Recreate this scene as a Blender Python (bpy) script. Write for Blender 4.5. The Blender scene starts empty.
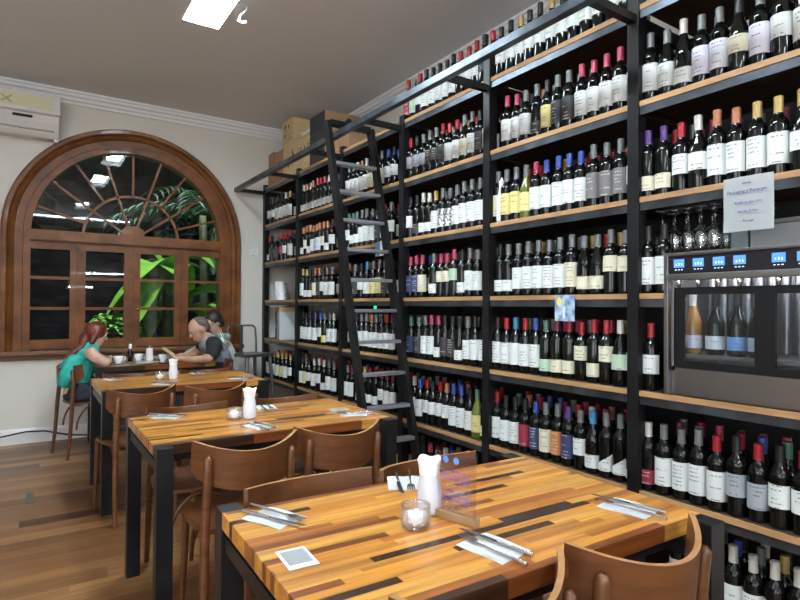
import bpy, bmesh, math, random
from mathutils import Vector, Matrix, noise
random.seed(7)
C = bpy.context.scene.collection
sc = bpy.context.scene
PI = math.pi

# ------------------------------------------------------------------ camera
CAM_H = 1.2928
cd = bpy.data.cameras.new('camera'); cam = bpy.data.objects.new('camera', cd); C.objects.link(cam)
cd.sensor_width = 36; cd.lens = 558.385 * 36 / 800; cd.clip_start = .02
yaw, pitch, roll = 0.5886, 0.0118, -0.0061
fw = Vector((math.sin(yaw)*math.cos(pitch), math.cos(yaw)*math.cos(pitch), math.sin(pitch)))
r0 = Vector((math.cos(yaw), -math.sin(yaw), 0)); u0 = r0.cross(fw)
rt = r0*math.cos(roll) - u0*math.sin(roll); up = r0*math.sin(roll) + u0*math.cos(roll)
M = Matrix((rt, up, -fw)).transposed().to_4x4(); M.translation = (0, 0, CAM_H)
cam.matrix_world = M
sc.camera = cam

# ------------------------------------------------------------------ world, exposure
w = bpy.data.worlds.new('world'); sc.world = w; w.use_nodes = True
wb = w.node_tree.nodes['Background']; wb.inputs[0].default_value = (.35, .55, .75, 1); wb.inputs[1].default_value = .22
sc.view_settings.view_transform = 'Standard'; sc.view_settings.look = 'None'
sc.view_settings.exposure = 0.16; sc.view_settings.gamma = 1; sc.view_settings.use_curve_mapping = False
sd = bpy.data.lights.new('sun', 'SUN'); sd.energy = 6.0; sd.angle = .2; sd.color = (1, .97, .9)
so = bpy.data.objects.new('sun', sd); C.objects.link(so); so.location = (0, 6, 8); so.rotation_euler = (math.radians(13), 0, math.radians(20))
PANEL_POWER = 70.0     # emission of the ceiling light panels
def fill_light(name, loc, rot, sx, sy, power, col):
    l = bpy.data.lights.new(name, 'AREA'); l.shape = 'RECTANGLE'; l.size = sx; l.size_y = sy; l.energy = power; l.color = col
    o = bpy.data.objects.new(name, l); C.objects.link(o); o.location = loc; o.rotation_euler = rot; return o
fill_light('fill_light_left', (-2.93, -.6, 1.75), (0, -math.pi/2, 0), 1.9, 3.0, 75, (.93, .97, 1.0))  # added fill lamp brightening the room; the left wall has no window
fill_light('fill_light_front', (-1.75, -4.12, 1.8), (math.pi/2, 0, 0), 2.2, 1.9, 60, (.93, .97, 1.0))  # added fill lamp behind the camera, no window modelled there

# ------------------------------------------------------------------ materials
def mat(name, col=(.5,.5,.5), rough=.5, metal=0, spec=.5, coat=0, emit=None, es=0):
    m = bpy.data.materials.new(name); m.use_nodes = True
    b = m.node_tree.nodes['Principled BSDF']
    b.inputs['Base Color'].default_value = (*col, 1); b.inputs['Roughness'].default_value = rough
    b.inputs['Metallic'].default_value = metal; b.inputs['Specular IOR Level'].default_value = spec
    b.inputs['Coat Weight'].default_value = coat
    if emit: b.inputs['Emission Color'].default_value = (*emit, 1); b.inputs['Emission Strength'].default_value = es
    return m
def N(m, t, **kw):
    n = m.node_tree.nodes.new(t)
    for k, v in kw.items():
        if k in ('operation','blend_type','noise_dimensions','feature','data_type','interpolation','mode','voronoi_dimensions'): setattr(n, k, v)
        else: n.inputs[k].default_value = v
    return n
def Lk(m, a, b): m.node_tree.links.new(a, b)
def math_(m, op, a, b=None, c=None):
    n = m.node_tree.nodes.new('ShaderNodeMath'); n.operation = op
    for i, v in enumerate((a, b, c)):
        if v is None: continue
        if isinstance(v, (int, float)): n.inputs[i].default_value = v
        else: Lk(m, v, n.inputs[i])
    return n.outputs[0]
def ramp(m, fac, stops, const=False):
    n = m.node_tree.nodes.new('ShaderNodeValToRGB')
    if const: n.color_ramp.interpolation = 'CONSTANT'
    e = n.color_ramp.elements
    while len(e) < len(stops): e.new(.5)
    for i, (p, c) in enumerate(stops): e[i].position = p; e[i].color = (*c, 1)
    Lk(m, fac, n.inputs[0]); return n.outputs[0]
def bsdf(m): return m.node_tree.nodes['Principled BSDF']
def mixc(m, fac, a, b, mode='MIX'):
    n = m.node_tree.nodes.new('ShaderNodeMix'); n.data_type = 'RGBA'; n.blend_type = mode
    for sock, v in ((n.inputs[0], fac), (n.inputs[6], a), (n.inputs[7], b)):
        if isinstance(v, (int, float)): sock.default_value = v
        elif isinstance(v, tuple): sock.default_value = (*v, 1)
        else: Lk(m, v, sock)
    return n.outputs[2]
def staves(name, sw, sl, stops, rough, coat, obj=True, grain=.25, gap=0.0, gscale=1.0):
    """strips along local x, width sw, random stave length about sl"""
    m = mat(name, rough=rough, coat=coat)
    tc = N(m, 'ShaderNodeTexCoord'); sep = N(m, 'ShaderNodeSeparateXYZ')
    Lk(m, tc.outputs['Object'], sep.inputs[0])
    x, y, z = sep.outputs
    yi = math_(m, 'FLOOR', math_(m, 'DIVIDE', y, sw))
    wn = N(m, 'ShaderNodeTexWhiteNoise', noise_dimensions='1D'); Lk(m, yi, wn.inputs['W'])
    xs = math_(m, 'ADD', math_(m, 'DIVIDE', x, sl), math_(m, 'MULTIPLY', wn.outputs['Value'], 17.3))
    # vary stave lengths
    xs = math_(m, 'ADD', xs, math_(m, 'MULTIPLY', math_(m, 'SINE', math_(m, 'MULTIPLY', xs, 2.3)), .32))
    xi = math_(m, 'FLOOR', xs)
    cb = N(m, 'ShaderNodeCombineXYZ'); Lk(m, xi, cb.inputs[0]); Lk(m, yi, cb.inputs[1])
    wn2 = N(m, 'ShaderNodeTexWhiteNoise', noise_dimensions='2D'); Lk(m, cb.outputs[0], wn2.inputs['Vector'])
    col = ramp(m, wn2.outputs['Value'], stops, True)
    # grain
    mp = N(m, 'ShaderNodeMapping'); Lk(m, tc.outputs['Object'], mp.inputs[0]); mp.inputs['Scale'].default_value = (3*gscale, 60*gscale, 60*gscale)
    ad = N(m, 'ShaderNodeVectorMath', operation='ADD'); Lk(m, mp.outputs[0], ad.inputs[0]); Lk(m, wn2.outputs['Color'], ad.inputs[1])
    nz = N(m, 'ShaderNodeTexNoise', Scale=1.0, Detail=5.0); Lk(m, ad.outputs[0], nz.inputs['Vector'])
    g = ramp(m, nz.outputs['Fac'], [(.3, (1-grain,)*3), (.7, (1+grain*.3,)*3)])
    col = mixc(m, 1.0, col, g, 'MULTIPLY')
    if gap:
        fy = math_(m, 'FRACT', math_(m, 'DIVIDE', y, sw)); ln = math_(m, 'LESS_THAN', fy, gap)
        col = mixc(m, ln, col, (.03, .018, .01))
    Lk(m, col, bsdf(m).inputs['Base Color'])
    return m
HONEY = [(0, (0.534,0.215,0.031)), (.15, (0.350,0.112,0.020)), (.26, (0.607,0.284,0.051)), (.42, (0.478,0.181,0.027)), (.53, (0.193,0.053,0.012)), (.62, (0.570,0.267,0.055)), (.75, (0.386,0.138,0.023)), (.85, (0.041,0.015,0.007)), (.92, (0.552,0.232,0.039))]
M_TOP = staves('butcher_block', .025, .42, HONEY, .30, .12, grain=.45)
M_FLOOR = staves('floor_planks', .115, 1.5, [(0,(.19,.080,.028)),(.2,(.27,.125,.045)),(.4,(.14,.056,.018)),(.55,(.33,.16,.06)),(.7,(.21,.092,.034)),(.85,(.07,.022,.011)),(.91,(.25,.115,.042))], .36, .06, grain=.35, gap=.02, gscale=.35)
def wood(name, c1, c2, rough=.4, coat=.15, scale=(4,4,40), spec=.5):
    m = mat(name, rough=rough, coat=coat, spec=spec)
    tc = N(m, 'ShaderNodeTexCoord'); mp = N(m, 'ShaderNodeMapping'); Lk(m, tc.outputs['Object'], mp.inputs[0]); mp.inputs['Scale'].default_value = scale
    nz = N(m, 'ShaderNodeTexNoise', Scale=1.0, Detail=6.0, Distortion=.6); Lk(m, mp.outputs[0], nz.inputs['Vector'])
    Lk(m, ramp(m, nz.outputs['Fac'], [(.3, c1), (.7, c2)]), bsdf(m).inputs['Base Color']); return m
M_CHAIR = wood('bent_wood', (.080,.026,.008), (.150,.052,.015), .36, .12, (5,5,30))
M_CHAIREDGE = wood('plywood_edge', (.26,.125,.045), (.38,.19,.075), .4, .2, (30,30,80))
M_WIN = wood('window_timber', (.10,.030,.007), (.22,.075,.017), .42, .08, (6,6,6), .35)
M_SHELF = wood('shelf_board', (.30,.16,.07), (.50,.29,.13), .55, 0, (40,3,20))
M_CRATE = wood('pale_crate', (.55,.40,.20), (.68,.52,.29), .7, 0, (8,8,30))
M_CARD = wood('cardboard', (.33,.19,.10), (.38,.225,.12), .8, 0, (10,10,10))
def noisy(name, c1, c2, sc_=8, rough=.6, bump=0, **k):
    m = mat(name, rough=rough, **k)
    tc = N(m, 'ShaderNodeTexCoord'); nz = N(m, 'ShaderNodeTexNoise', Scale=sc_, Detail=5.0); Lk(m, tc.outputs['Object'], nz.inputs['Vector'])
    Lk(m, ramp(m, nz.outputs['Fac'], [(.35, c1), (.65, c2)]), bsdf(m).inputs['Base Color'])
    if bump:
        bp = N(m, 'ShaderNodeBump', Strength=bump, Distance=.01); Lk(m, nz.outputs['Fac'], bp.inputs['Height']); Lk(m, bp.outputs[0], bsdf(m).inputs['Normal'])
    return m
M_STEEL = noisy('black_steel', (.005,.005,.006), (.012,.012,.014), 5, .38, metal=.0, spec=.28)
M_ANGLE = noisy('dark_angle_iron', (.05,.058,.07), (.12,.138,.165), 7, .34, metal=.8)
M_BACK = noisy('black_back_board', (.008,.008,.009), (.016,.015,.015), 2, .6)
M_WALL = noisy('wall_paint', (.72,.68,.62), (.76,.72,.66), 1.5, .8)
M_FARWALL = noisy('dark_panelled_wall', (.10,.075,.055), (.14,.10,.075), 2, .7)
M_CEIL = noisy('ceiling_paint', (.79,.79,.81), (.82,.82,.84), 1.0, .85)
M_TRIM = mat('white_trim', (.86,.85,.85), .5)
M_WHITE = mat('white_ceramic', (.82,.83,.86), .2, coat=.3)
M_CLOTH = noisy('white_napkin', (.84,.85,.86), (.92,.92,.93), 60, .85)
M_SILVER = mat('cutlery_steel', (.62,.62,.64), .22, 1)
M_GREYST = mat('brushed_steel', (.30,.30,.31), .30, 1)
M_RUNG = mat('grey_tread_metal', (.45,.47,.52), .35, .8)
M_BLACKP = mat('black_plastic', (.006,.006,.007), .45, spec=.25)
M_DARKSCR = mat('machine_black', (.012,.012,.016), .12)
M_LIGHTP = mat('light_panel', (.9,.95,1), .4, emit=(.80,.94,1.0), es=PANEL_POWER)
M_LCD = mat('blue_display', (.05,.15,.5), .3, emit=(.08,.26,.95), es=1.1)
M_LCDW = mat('display_digits', (.8,.9,1), .3, emit=(.6,.8,1.0), es=.7)
M_GREENLED = mat('green_led', (.0,.6,.2), .3, emit=(.02,.9,.35), es=1.6)
M_ACW = mat('ac_white', (.74,.71,.68), .4)
M_ACC = mat('ac_cream', (.70,.66,.44), .45)
M_ACG = mat('ac_grey', (.46,.43,.40), .5)
M_INK = mat('ink', (.03,.03,.05), .6)
M_INKV = mat('violet_ink', (.10,.09,.35), .6)
M_PAPER = mat('paper', (.74,.78,.82), .35, coat=.4)
M_SUGAR = noisy('sugar', (.75,.76,.78), (.9,.9,.9), 150, .7)
def glassm(name, tint=(.9,.93,.95), fac=.12, rough=.02, ior=1.45):
    m = bpy.data.materials.new(name); m.use_nodes = True; nt = m.node_tree; nt.nodes.clear()
    o = nt.nodes.new('ShaderNodeOutputMaterial'); mx = nt.nodes.new('ShaderNodeMixShader')
    tr = nt.nodes.new('ShaderNodeBsdfTransparent'); tr.inputs[0].default_value = (*tint, 1)
    gl = nt.nodes.new('ShaderNodeBsdfGlossy'); gl.inputs['Roughness'].default_value = rough; gl.inputs[0].default_value = (1,1,1,1)
    lw = nt.nodes.new('ShaderNodeLayerWeight'); lw.inputs[0].default_value = .35
    a = nt.nodes.new('ShaderNodeMath'); a.operation = 'MULTIPLY_ADD'; a.inputs[1].default_value = .6; a.inputs[2].default_value = fac
    nt.links.new(lw.outputs['Fresnel'], a.inputs[0]); nt.links.new(a.outputs[0], mx.inputs[0])
    nt.links.new(tr.outputs[0], mx.inputs[1]); nt.links.new(gl.outputs[0], mx.inputs[2]); nt.links.new(mx.outputs[0], o.inputs[0])
    return m
M_PANE = glassm('window_glass', (.80,.88,.86), .018)
M_GLASS = glassm('clear_glass', (.96,.97,.98), .085)
M_MGLASS = glassm('machine_glass', (.9,.93,.96), .01)
def acrylic():
    m = glassm('acrylic_sheet', (.90,.86,.93), .03); return m
M_ACRYL = acrylic()
M_DBOARD = wood('shade_dark_board', (.035,.02,.011), (.06,.036,.02), .6, 0, (40,3,20))  # underside shade painted into the board colour; edge strips keep the wood tone

# ------------------------------------------------------------------ mesh helpers
def mesh_obj(name, bm, m, parent=None, smooth=False, loc=None, auto=None):
    me = bpy.data.meshes.new(name); bmesh.ops.recalc_face_normals(bm, faces=bm.faces[:]); bm.to_mesh(me); bm.free()
    ms = m if isinstance(m, (list, tuple)) else [m]
    for x in ms: me.materials.append(x)
    if smooth:
        me.polygons.foreach_set('use_smooth', [True]*len(me.polygons))
        if auto is not None: me.set_sharp_from_angle(angle=math.radians(auto))
    o = bpy.data.objects.new(name, me); C.objects.link(o)
    if parent: o.parent = parent
    if loc: o.location = loc
    return o
def tag(o, label=None, cat=None, group=None, kind=None):
    if label: o['label'] = label
    if cat: o['category'] = cat
    if group: o['group'] = group
    if kind: o['kind'] = kind
    return o
def thing(name, label, cat, loc=(0,0,0), rz=0, group=None):
    o = bpy.data.objects.new(name, None); C.objects.link(o); o.location = loc; o.rotation_euler = (0,0,rz); o.empty_display_size = .1
    return tag(o, label, cat, group)
def copy_tree(o, parent=None):
    c = o.copy(); C.objects.link(c)
    if parent: c.parent = parent
    for ch in list(o.children): copy_tree(ch, c)
    return c
def box(bm, x0, x1, y0, y1, z0, z1, mi=0, bev=0, M=None):
    vs = [bm.verts.new((x, y, z)) for x in (x0, x1) for y in (y0, y1) for z in (z0, z1)]
    f = [(0,1,3,2),(4,6,7,5),(0,4,5,1),(2,3,7,6),(0,2,6,4),(1,5,7,3)]
    fs = [bm.faces.new([vs[i] for i in q]) for q in f]
    for q in fs: q.material_index = mi
    if bev:
        es = list({e for q in fs for e in q.edges})
        r = bmesh.ops.bevel(bm, geom=es, offset=bev, segments=2, affect='EDGES', profile=.6)
        vs = list({v for q in r['faces'] for v in q.verts} | {v for v in vs if v.is_valid})
        for q in {q for v in vs for q in v.link_faces}: q.material_index = mi
    if M is not None: bmesh.ops.transform(bm, matrix=M, verts=vs)
    return vs
def frame_at(d):
    d = d.normalized(); a = Vector((0,0,1)) if abs(d.z) < .95 else Vector((1,0,0))
    s = d.cross(a).normalized(); return s, s.cross(d).normalized()
def tube(bm, pts, r, seg=8, mi=0, cap=True):
    pts = [Vector(p) for p in pts]; rs = r if isinstance(r, (list, tuple)) else [r]*len(pts)
    rings = []; s = None
    for i, p in enumerate(pts):
        d = (pts[min(i+1, len(pts)-1)] - pts[max(i-1, 0)]).normalized()
        if s is None: s, t = frame_at(d)
        else:
            s = (s - d*s.dot(d)).normalized(); t = s.cross(d)
        rings.append([bm.verts.new(p + (s*math.cos(a) + t*math.sin(a))*rs[i]) for a in [2*PI*k/seg for k in range(seg)]])
    for a, b in zip(rings, rings[1:]):
        for k in range(seg):
            f = bm.faces.new((a[k], a[(k+1)%seg], b[(k+1)%seg], b[k])); f.material_index = mi
    if cap:
        for q in (rings[0], rings[-1]): f = bm.faces.new(q); f.material_index = mi
    return rings
def lathe(bm, prof, seg=20, mi=0, a0=0, a1=2*PI, c=(0,0), close=True):
    full = abs(a1-a0-2*PI) < 1e-6; n = seg if full else seg+1
    rings = []
    for r, z in prof:
        if r < 1e-5 and full: rings.append([bm.verts.new((c[0], c[1], z))]); continue
        rings.append([bm.verts.new((c[0]+r*math.cos(a0+(a1-a0)*k/seg), c[1]+r*math.sin(a0+(a1-a0)*k/seg), z)) for k in range(n)])
    for A, B in zip(rings, rings[1:]):
        for k in range(seg):
            k2 = (k+1) % n if full else k+1
            if len(A) == 1 and len(B) == 1: continue
            if len(A) == 1: f = bm.faces.new((A[0], B[k], B[k2]))
            elif len(B) == 1: f = bm.faces.new((A[k], A[k2], B[0]))
            else: f = bm.faces.new((A[k], A[k2], B[k2], B[k]))
            f.material_index = mi
    return rings
def prism(bm, poly, axis, lo, hi, mi=0):
    """extrude 2D polygon; axis is the extrusion axis"""
    def P(a, b, t): return {'x': (t, a, b), 'y': (a, t, b), 'z': (a, b, t)}[axis]
    A = [bm.verts.new(P(a, b, lo)) for a, b in poly]; B = [bm.verts.new(P(a, b, hi)) for a, b in poly]
    fs = [bm.faces.new(A), bm.faces.new(B)]
    for i in range(len(poly)): fs.append(bm.faces.new((A[i], A[(i+1)%len(A)], B[(i+1)%len(A)], B[i])))
    for f in fs: f.material_index = mi
    return A+B
def quick(name, m, parent, fn, smooth=False, auto=None, loc=None):
    bm = bmesh.new(); fn(bm); return mesh_obj(name, bm, m, parent, smooth, loc, auto)
def struct(name, m, fn, **k): return tag(quick(name, m, None, fn, **k), kind='structure')
def text_obj(name, s, size, m, parent, Mx, align='CENTER', depth=.0006):
    cu = bpy.data.curves.new(name, 'FONT'); cu.body = s; cu.size = size; cu.align_x = align; cu.align_y = 'CENTER'; cu.extrude = depth
    o = bpy.data.objects.new(name, cu); C.objects.link(o)
    dg = bpy.context.evaluated_depsgraph_get(); me = bpy.data.meshes.new_from_object(o.evaluated_get(dg)); bpy.data.objects.remove(o)
    me.materials.clear(); me.materials.append(m); me.transform(Mx)
    o = bpy.data.objects.new(name, me); C.objects.link(o)
    if parent: o.parent = parent
    return o

# ------------------------------------------------------------------ room shell
D, H, W = 6.27, 3.352, 2.93
XL, YB = -3.0, -4.2
struct('floor', M_FLOOR, lambda b: box(b, XL, W+.2, YB, D+.25, -.06, 0))
def ceil_fn(b):
    # ceiling slab with openings for the recessed light panels
    box(b, XL, W+.2, YB, D+.25, H+.12, H+.16)
    xs = [XL, PX0, PX1, W+.2]; ys = [YB, -2.6, -1.4, .9, 2.1, PY0, PY1, D+.25]
    for i in range(3):
        for j in range(7):
            if i == 1 and j in (1, 3, 5): continue
            box(b, xs[i], xs[i+1], ys[j], ys[j+1], H, H+.12)
PX0, PX1, PY0, PY1 = .90, 1.165, 3.0, 4.2
struct('ceiling', M_CEIL, ceil_fn)
cx, cz, Rg, Ro = .893, 1.96, .878, 1.105      # window arch centre, glass radius, casing radius
def wall_back(b):
    # wall with an arched opening: strips in x over the opening
    R = Ro - .06; z0 = .86
    y0, y1 = D, D+.22
    box(b, XL, cx-R, y0, y1, 0, H+.1); box(b, cx+R, W+.2, y0, y1, 0, H+.1); box(b, cx-R, cx+R, y0, y1, 0, z0)
    n = 48
    for i in range(n):
        a0, a1 = PI*i/n, PI*(i+1)/n
        xa, xb = cx+R*math.cos(a0), cx+R*math.cos(a1); za, zb = cz+R*math.sin(a0), cz+R*math.sin(a1)
        prism(b, [(xa, za), (xb, zb), (xb, H+.1), (xa, H+.1)], 'y', y0, y1)
struct('wall_back', M_WALL, wall_back)
struct('wall_right', M_WALL, lambda b: box(b, W, W+.2, YB, D, 0, H+.1))
struct('wall_left', M_WALL, lambda b: box(b, XL-.1, XL, YB, D, 0, H+.1))
struct('wall_front', M_FARWALL, lambda b: box(b, XL, W, YB-.1, YB, 0, H+.1))
crown = [(0, 0), (.09, 0), (.09, -.018), (.075, -.026), (.068, -.05), (.045, -.058), (.040, -.085), (.02, -.092), (.02, -.118), (0, -.122)]
struct('trim_1', M_TRIM, lambda b: prism(b, [(D-a, H+z) for a, z in crown], 'x', XL, W))
struct('trim_2', M_TRIM, lambda b: prism(b, [(W-a, H+z) for a, z in crown], 'y', YB, D))
base = [(0, 0), (.022, 0), (.022, .12), (.012, .135), (0, .14)]
struct('baseboard_back', M_TRIM, lambda b: prism(b, [(D-a, z) for a, z in base], 'x', XL, W))
struct('baseboard_right', M_TRIM, lambda b: prism(b, [(W-a, z) for a, z in base], 'y', YB, D-.03))

# ceiling light panels
for k, (y0, y1) in enumerate(((PY0, PY1), (.9, 2.1), (-2.6, -1.4))):
    lt = thing('ceiling_light', ['recessed rectangular ceiling light panel glowing cool white', 'recessed ceiling light panel nearest above the viewer', 'recessed ceiling light panel behind the viewer'][k], 'ceiling light', ((PX0+PX1)/2, (y0+y1)/2, H))
    hx, hy = (PX1-PX0)/2, (y1-y0)/2
    quick('diffuser', M_LIGHTP, lt, lambda b: box(b, -hx+.006, hx-.006, -hy+.006, hy-.006, .075, .085))
    def fr(b):
        for s in (-1, 1):
            box(b, s*hx-.0055, s*hx+.0055, -hy, hy, -.004, .115); box(b, -hx+.006, hx-.006, s*hy-.0055, s*hy+.0055, -.004, .115)
    quick('frame', M_TRIM, lt, fr)
# two more rows of fluorescent battens over the rest of the room
for k, (x, y, ln) in enumerate(((-1.3, -1.9, 2.4), (-1.4, 1.2, 2.2))):
    lt = thing('tube_light', ['long ceiling tube light across the back of the room', 'long ceiling tube light on the left of the room'][k], 'ceiling light', (x, y, H-.001))
    quick('housing', M_TRIM, lt, lambda b: box(b, -ln/2, ln/2, -.05, .05, -.05, 0, bev=.004))
    quick('tube', M_LIGHTP, lt, lambda b: tube(b, [(-ln/2+.03, 0, -.07), (ln/2-.03, 0, -.07)], .016, 10), smooth=True, auto=60)
for k, (z, x0, x1) in enumerate(((H-.06, .1, 2.3), (2.12, .9, 2.2), (1.75, .5, 1.3))):
    lt = thing('strip_light', ['slim strip light high on the wall behind the viewer', 'slim strip light halfway up the wall behind the viewer', 'lowest strip light on the wall behind the viewer'][k], 'strip light', (0, YB, z))
    quick('housing', M_TRIM, lt, lambda b: box(b, x0-.02, x1+.02, .001, .03, -.03, .03)); quick('tube', M_LIGHTP, lt, lambda b: tube(b, [(x0, .05, 0), (x1, .05, 0)], .016, 8), smooth=True, auto=60)
hk = thing('ceiling_hook', 'small white plastic hook hanging from the ceiling beside the light panel', 'hook', (1.235, 3.78, H))
quick('hook', M_WHITE, hk, lambda b: tube(b, [(0,0,0), (.0,.0,-.02), (-.03,.03,-.05), (-.045,.035,-.09), (-.03,.0,-.115), (-.0,-.01,-.11)], [.004,.004,.006,.008,.011,.013], 8), smooth=True)

# ------------------------------------------------------------------ arched window
def arc_pts(R, n=40, lo=0, hi=PI): return [(cx+R*math.cos(lo+(hi-lo)*i/n), cz+R*math.sin(lo+(hi-lo)*i/n)) for i in range(n+1)]
win = tag(bpy.data.objects.new('window_1', None), kind='structure'); C.objects.link(win)
def casing(b):
    # moulded profile (radius, depth in front of wall) swept up the sides and round the arch
    prof = [(Rg-.005, -.10), (Rg-.005, .035), (.93, .035), (.935, .025), (1.0, .025), (1.005, .045), (1.03, .062), (1.045, .05), (1.06, .07), (1.09, .072), (1.105, .05), (1.108, -.0), (1.02, -.0), (1.02, -.14), (.93, -.14)]
    path = [(0, .84)] + [None]*41 + [(1, .84)]
    rings = []
    def ring(f): rings.append([b.verts.new(f(R, d)) for R, d in prof])
    ring(lambda R, d: (cx+R, D-d, .84)); 
    for i in range(41):
        a = PI*i/40
        ring(lambda R, d: (cx+R*math.cos(a), D-d, cz+R*math.sin(a)))
    ring(lambda R, d: (cx-R, D-d, .84))
    n = len(prof)
    for A, B in zip(rings, rings[1:]):
        for k in range(n): b.faces.new((A[k], A[(k+1)%n], B[(k+1)%n], B[k]))
    b.faces.new(rings[0]); b.faces.new(rings[-1])
quick('window_casing', M_WIN, win, casing)
quick('transom', M_WIN, win, lambda b: (box(b, cx-Rg, cx+Rg, D-.03, D+.09, 1.895, 2.0), box(b, cx-Rg-.02, cx+Rg+.02, D-.045, D-.03, 1.905, 1.935)))
def fan(b):
    y0, y1 = D+.02, D+.055
    def arcbar(Ri, Ra, lo, hi, n=36):
        P = [(Ri, lo+(hi-lo)*i/n) for i in range(n+1)]
        for i in range(n):
            a, c = lo+(hi-lo)*i/n, lo+(hi-lo)*(i+1)/n
            prism(b, [(cx+Ri*math.cos(a), cz+Ri*math.sin(a)), (cx+Ra*math.cos(a), cz+Ra*math.sin(a)), (cx+Ra*math.cos(c), cz+Ra*math.sin(c)), (cx+Ri*math.cos(c), cz+Ri*math.sin(c))], 'y', y0, y1)
    arcbar(.432, .455, .09, PI-.09)
    def spoke(a, r0_, r1_):
        ca, sa = math.cos(a), math.sin(a); h = .0105
        prism(b, [(cx+r0_*ca-h*sa, cz+r0_*sa+h*ca), (cx+r1_*ca-h*sa, cz+r1_*sa+h*ca), (cx+r1_*ca+h*sa, cz+r1_*sa-h*ca), (cx+r0_*ca+h*sa, cz+r0_*sa-h*ca)], 'y', y0, y1)
    for k in range(1, 10): spoke(PI*k/10, .44, Rg)
    for k in (2, 4, 6, 8): spoke(PI*k/10, .1, .44)
    prism(b, [(cx-.11, 1.99), (cx+.11, 1.99), (cx+.10, 2.06), (cx+.045, 2.10), (cx-.045, 2.10), (cx-.10, 2.06)], 'y', D-.01, D+.07)
quick('fan_muntins', M_WIN, win, fan)
def fanglass(b):
    y = D+.04; t = .006
    pts = [(cx+Rg*math.cos(PI*i/40), cz+Rg*math.sin(PI*i/40)) for i in range(41)]
    vs = [b.verts.new((px, y - (pz-2.0)*.012, pz)) for px, pz in pts]; b.faces.new(vs)
quick('pane', M_PANE, win, fanglass)
sashes = [(-.05, .402, .005, .343), (.42, .913, .474, .818), (.931, 1.372, .966, 1.303), (1.379, 1.863, 1.441, 1.785)]
for i, (a, bb, pa, pb) in enumerate(sashes):
    a = max(a, cx-Rg); bb = min(bb, cx+Rg)
    def sash(b):
        y0, y1 = D+.005, D+.05
        box(b, a, pa, y0, y1, .87, 1.894); box(b, pb, bb, y0, y1, .87, 1.894)
        box(b, pa, pb, y0, y1, .87, .957); box(b, pa, pb, y0, y1, 1.822, 1.894)
        for z in (1.255, 1.548): box(b, pa, pb, y0+.006, y1-.006, z-.014, z+.014)
    s = quick('sash', M_WIN, win, sash)
    quick('pane', M_PANE, s, lambda b: b.faces.new([b.verts.new(p) for p in ((pa, D+.03, .957), (pb, D+.03+.004*(i-1.5), .957), (pb, D+.03+.004*(i-1.5), 1.822), (pa, D+.03, 1.822))]))
quick('mullion', M_WIN, win, lambda b: [box(b, x-w2, x+w2, D-.015, D+.06, .86, 1.895) for x, w2 in ((.411, .012), (1.376, .012), (.922, .02))])
kn = quick('latch', mat('brass', (.6,.4,.15), .25, 1), win, lambda b: (lathe(b, [(0,-.02),(.012,-.018),(.016,0),(.01,.016),(0,.018)], 12)), smooth=True, loc=(.94, D-.03, 1.25))
quick('window_sill', wood('sill_timber', (.13,.05,.018), (.2,.08,.03), .4), win, lambda b: (box(b, cx-Ro-.03, cx+Ro+.03, D-.10, D+.10, .82, .86, bev=.006), box(b, cx-Ro, cx+Ro, D-.03, D, .77, .82)))

# ------------------------------------------------------------------ outside
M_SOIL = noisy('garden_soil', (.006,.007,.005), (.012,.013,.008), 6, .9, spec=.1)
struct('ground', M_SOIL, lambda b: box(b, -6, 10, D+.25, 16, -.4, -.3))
def stones():
    m = mat('dark_stone', rough=.8, spec=.08)
    tc = N(m, 'ShaderNodeTexCoord'); mp = N(m, 'ShaderNodeMapping'); Lk(m, tc.outputs['Object'], mp.inputs[0]); mp.inputs['Scale'].default_value = (2.2, 2, 6)
    v = N(m, 'ShaderNodeTexVoronoi', Scale=1.6); Lk(m, mp.outputs[0], v.inputs['Vector'])
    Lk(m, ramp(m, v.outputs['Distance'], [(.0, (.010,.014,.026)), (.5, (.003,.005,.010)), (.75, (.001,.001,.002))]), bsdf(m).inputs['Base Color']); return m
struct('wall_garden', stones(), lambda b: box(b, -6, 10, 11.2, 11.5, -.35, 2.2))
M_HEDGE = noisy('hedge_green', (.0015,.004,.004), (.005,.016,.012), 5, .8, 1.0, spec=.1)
def hedge(b):
    n0, n1 = 60, 22; g = [[b.verts.new((-6+16*i/n0, 11.6+.35*noise.noise(Vector((i*.6, j*.7, 1))), 1.6+6*j/n1)) for i in range(n0+1)] for j in range(n1+1)]
    for A, B in zip(g, g[1:]):
        for i in range(n0): b.faces.new((A[i], A[i+1], B[i+1], B[i]))
    bmesh.ops.solidify(b, geom=b.faces[:], thickness=.5)
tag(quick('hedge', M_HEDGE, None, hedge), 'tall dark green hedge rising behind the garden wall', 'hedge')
def leafmat(name, c1, c2):
    m = noisy(name, c1, c2, 7, .4); b = bsdf(m)
    b.inputs['Subsurface Weight'].default_value = 0; return m
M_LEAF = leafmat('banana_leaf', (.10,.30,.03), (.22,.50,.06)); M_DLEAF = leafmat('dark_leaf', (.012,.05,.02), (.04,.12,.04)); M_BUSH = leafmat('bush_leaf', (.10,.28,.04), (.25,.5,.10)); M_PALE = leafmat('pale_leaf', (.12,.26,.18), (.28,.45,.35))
M_STEM = noisy('plant_stem', (.06,.08,.03), (.1,.12,.05), 9, .7)
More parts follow.
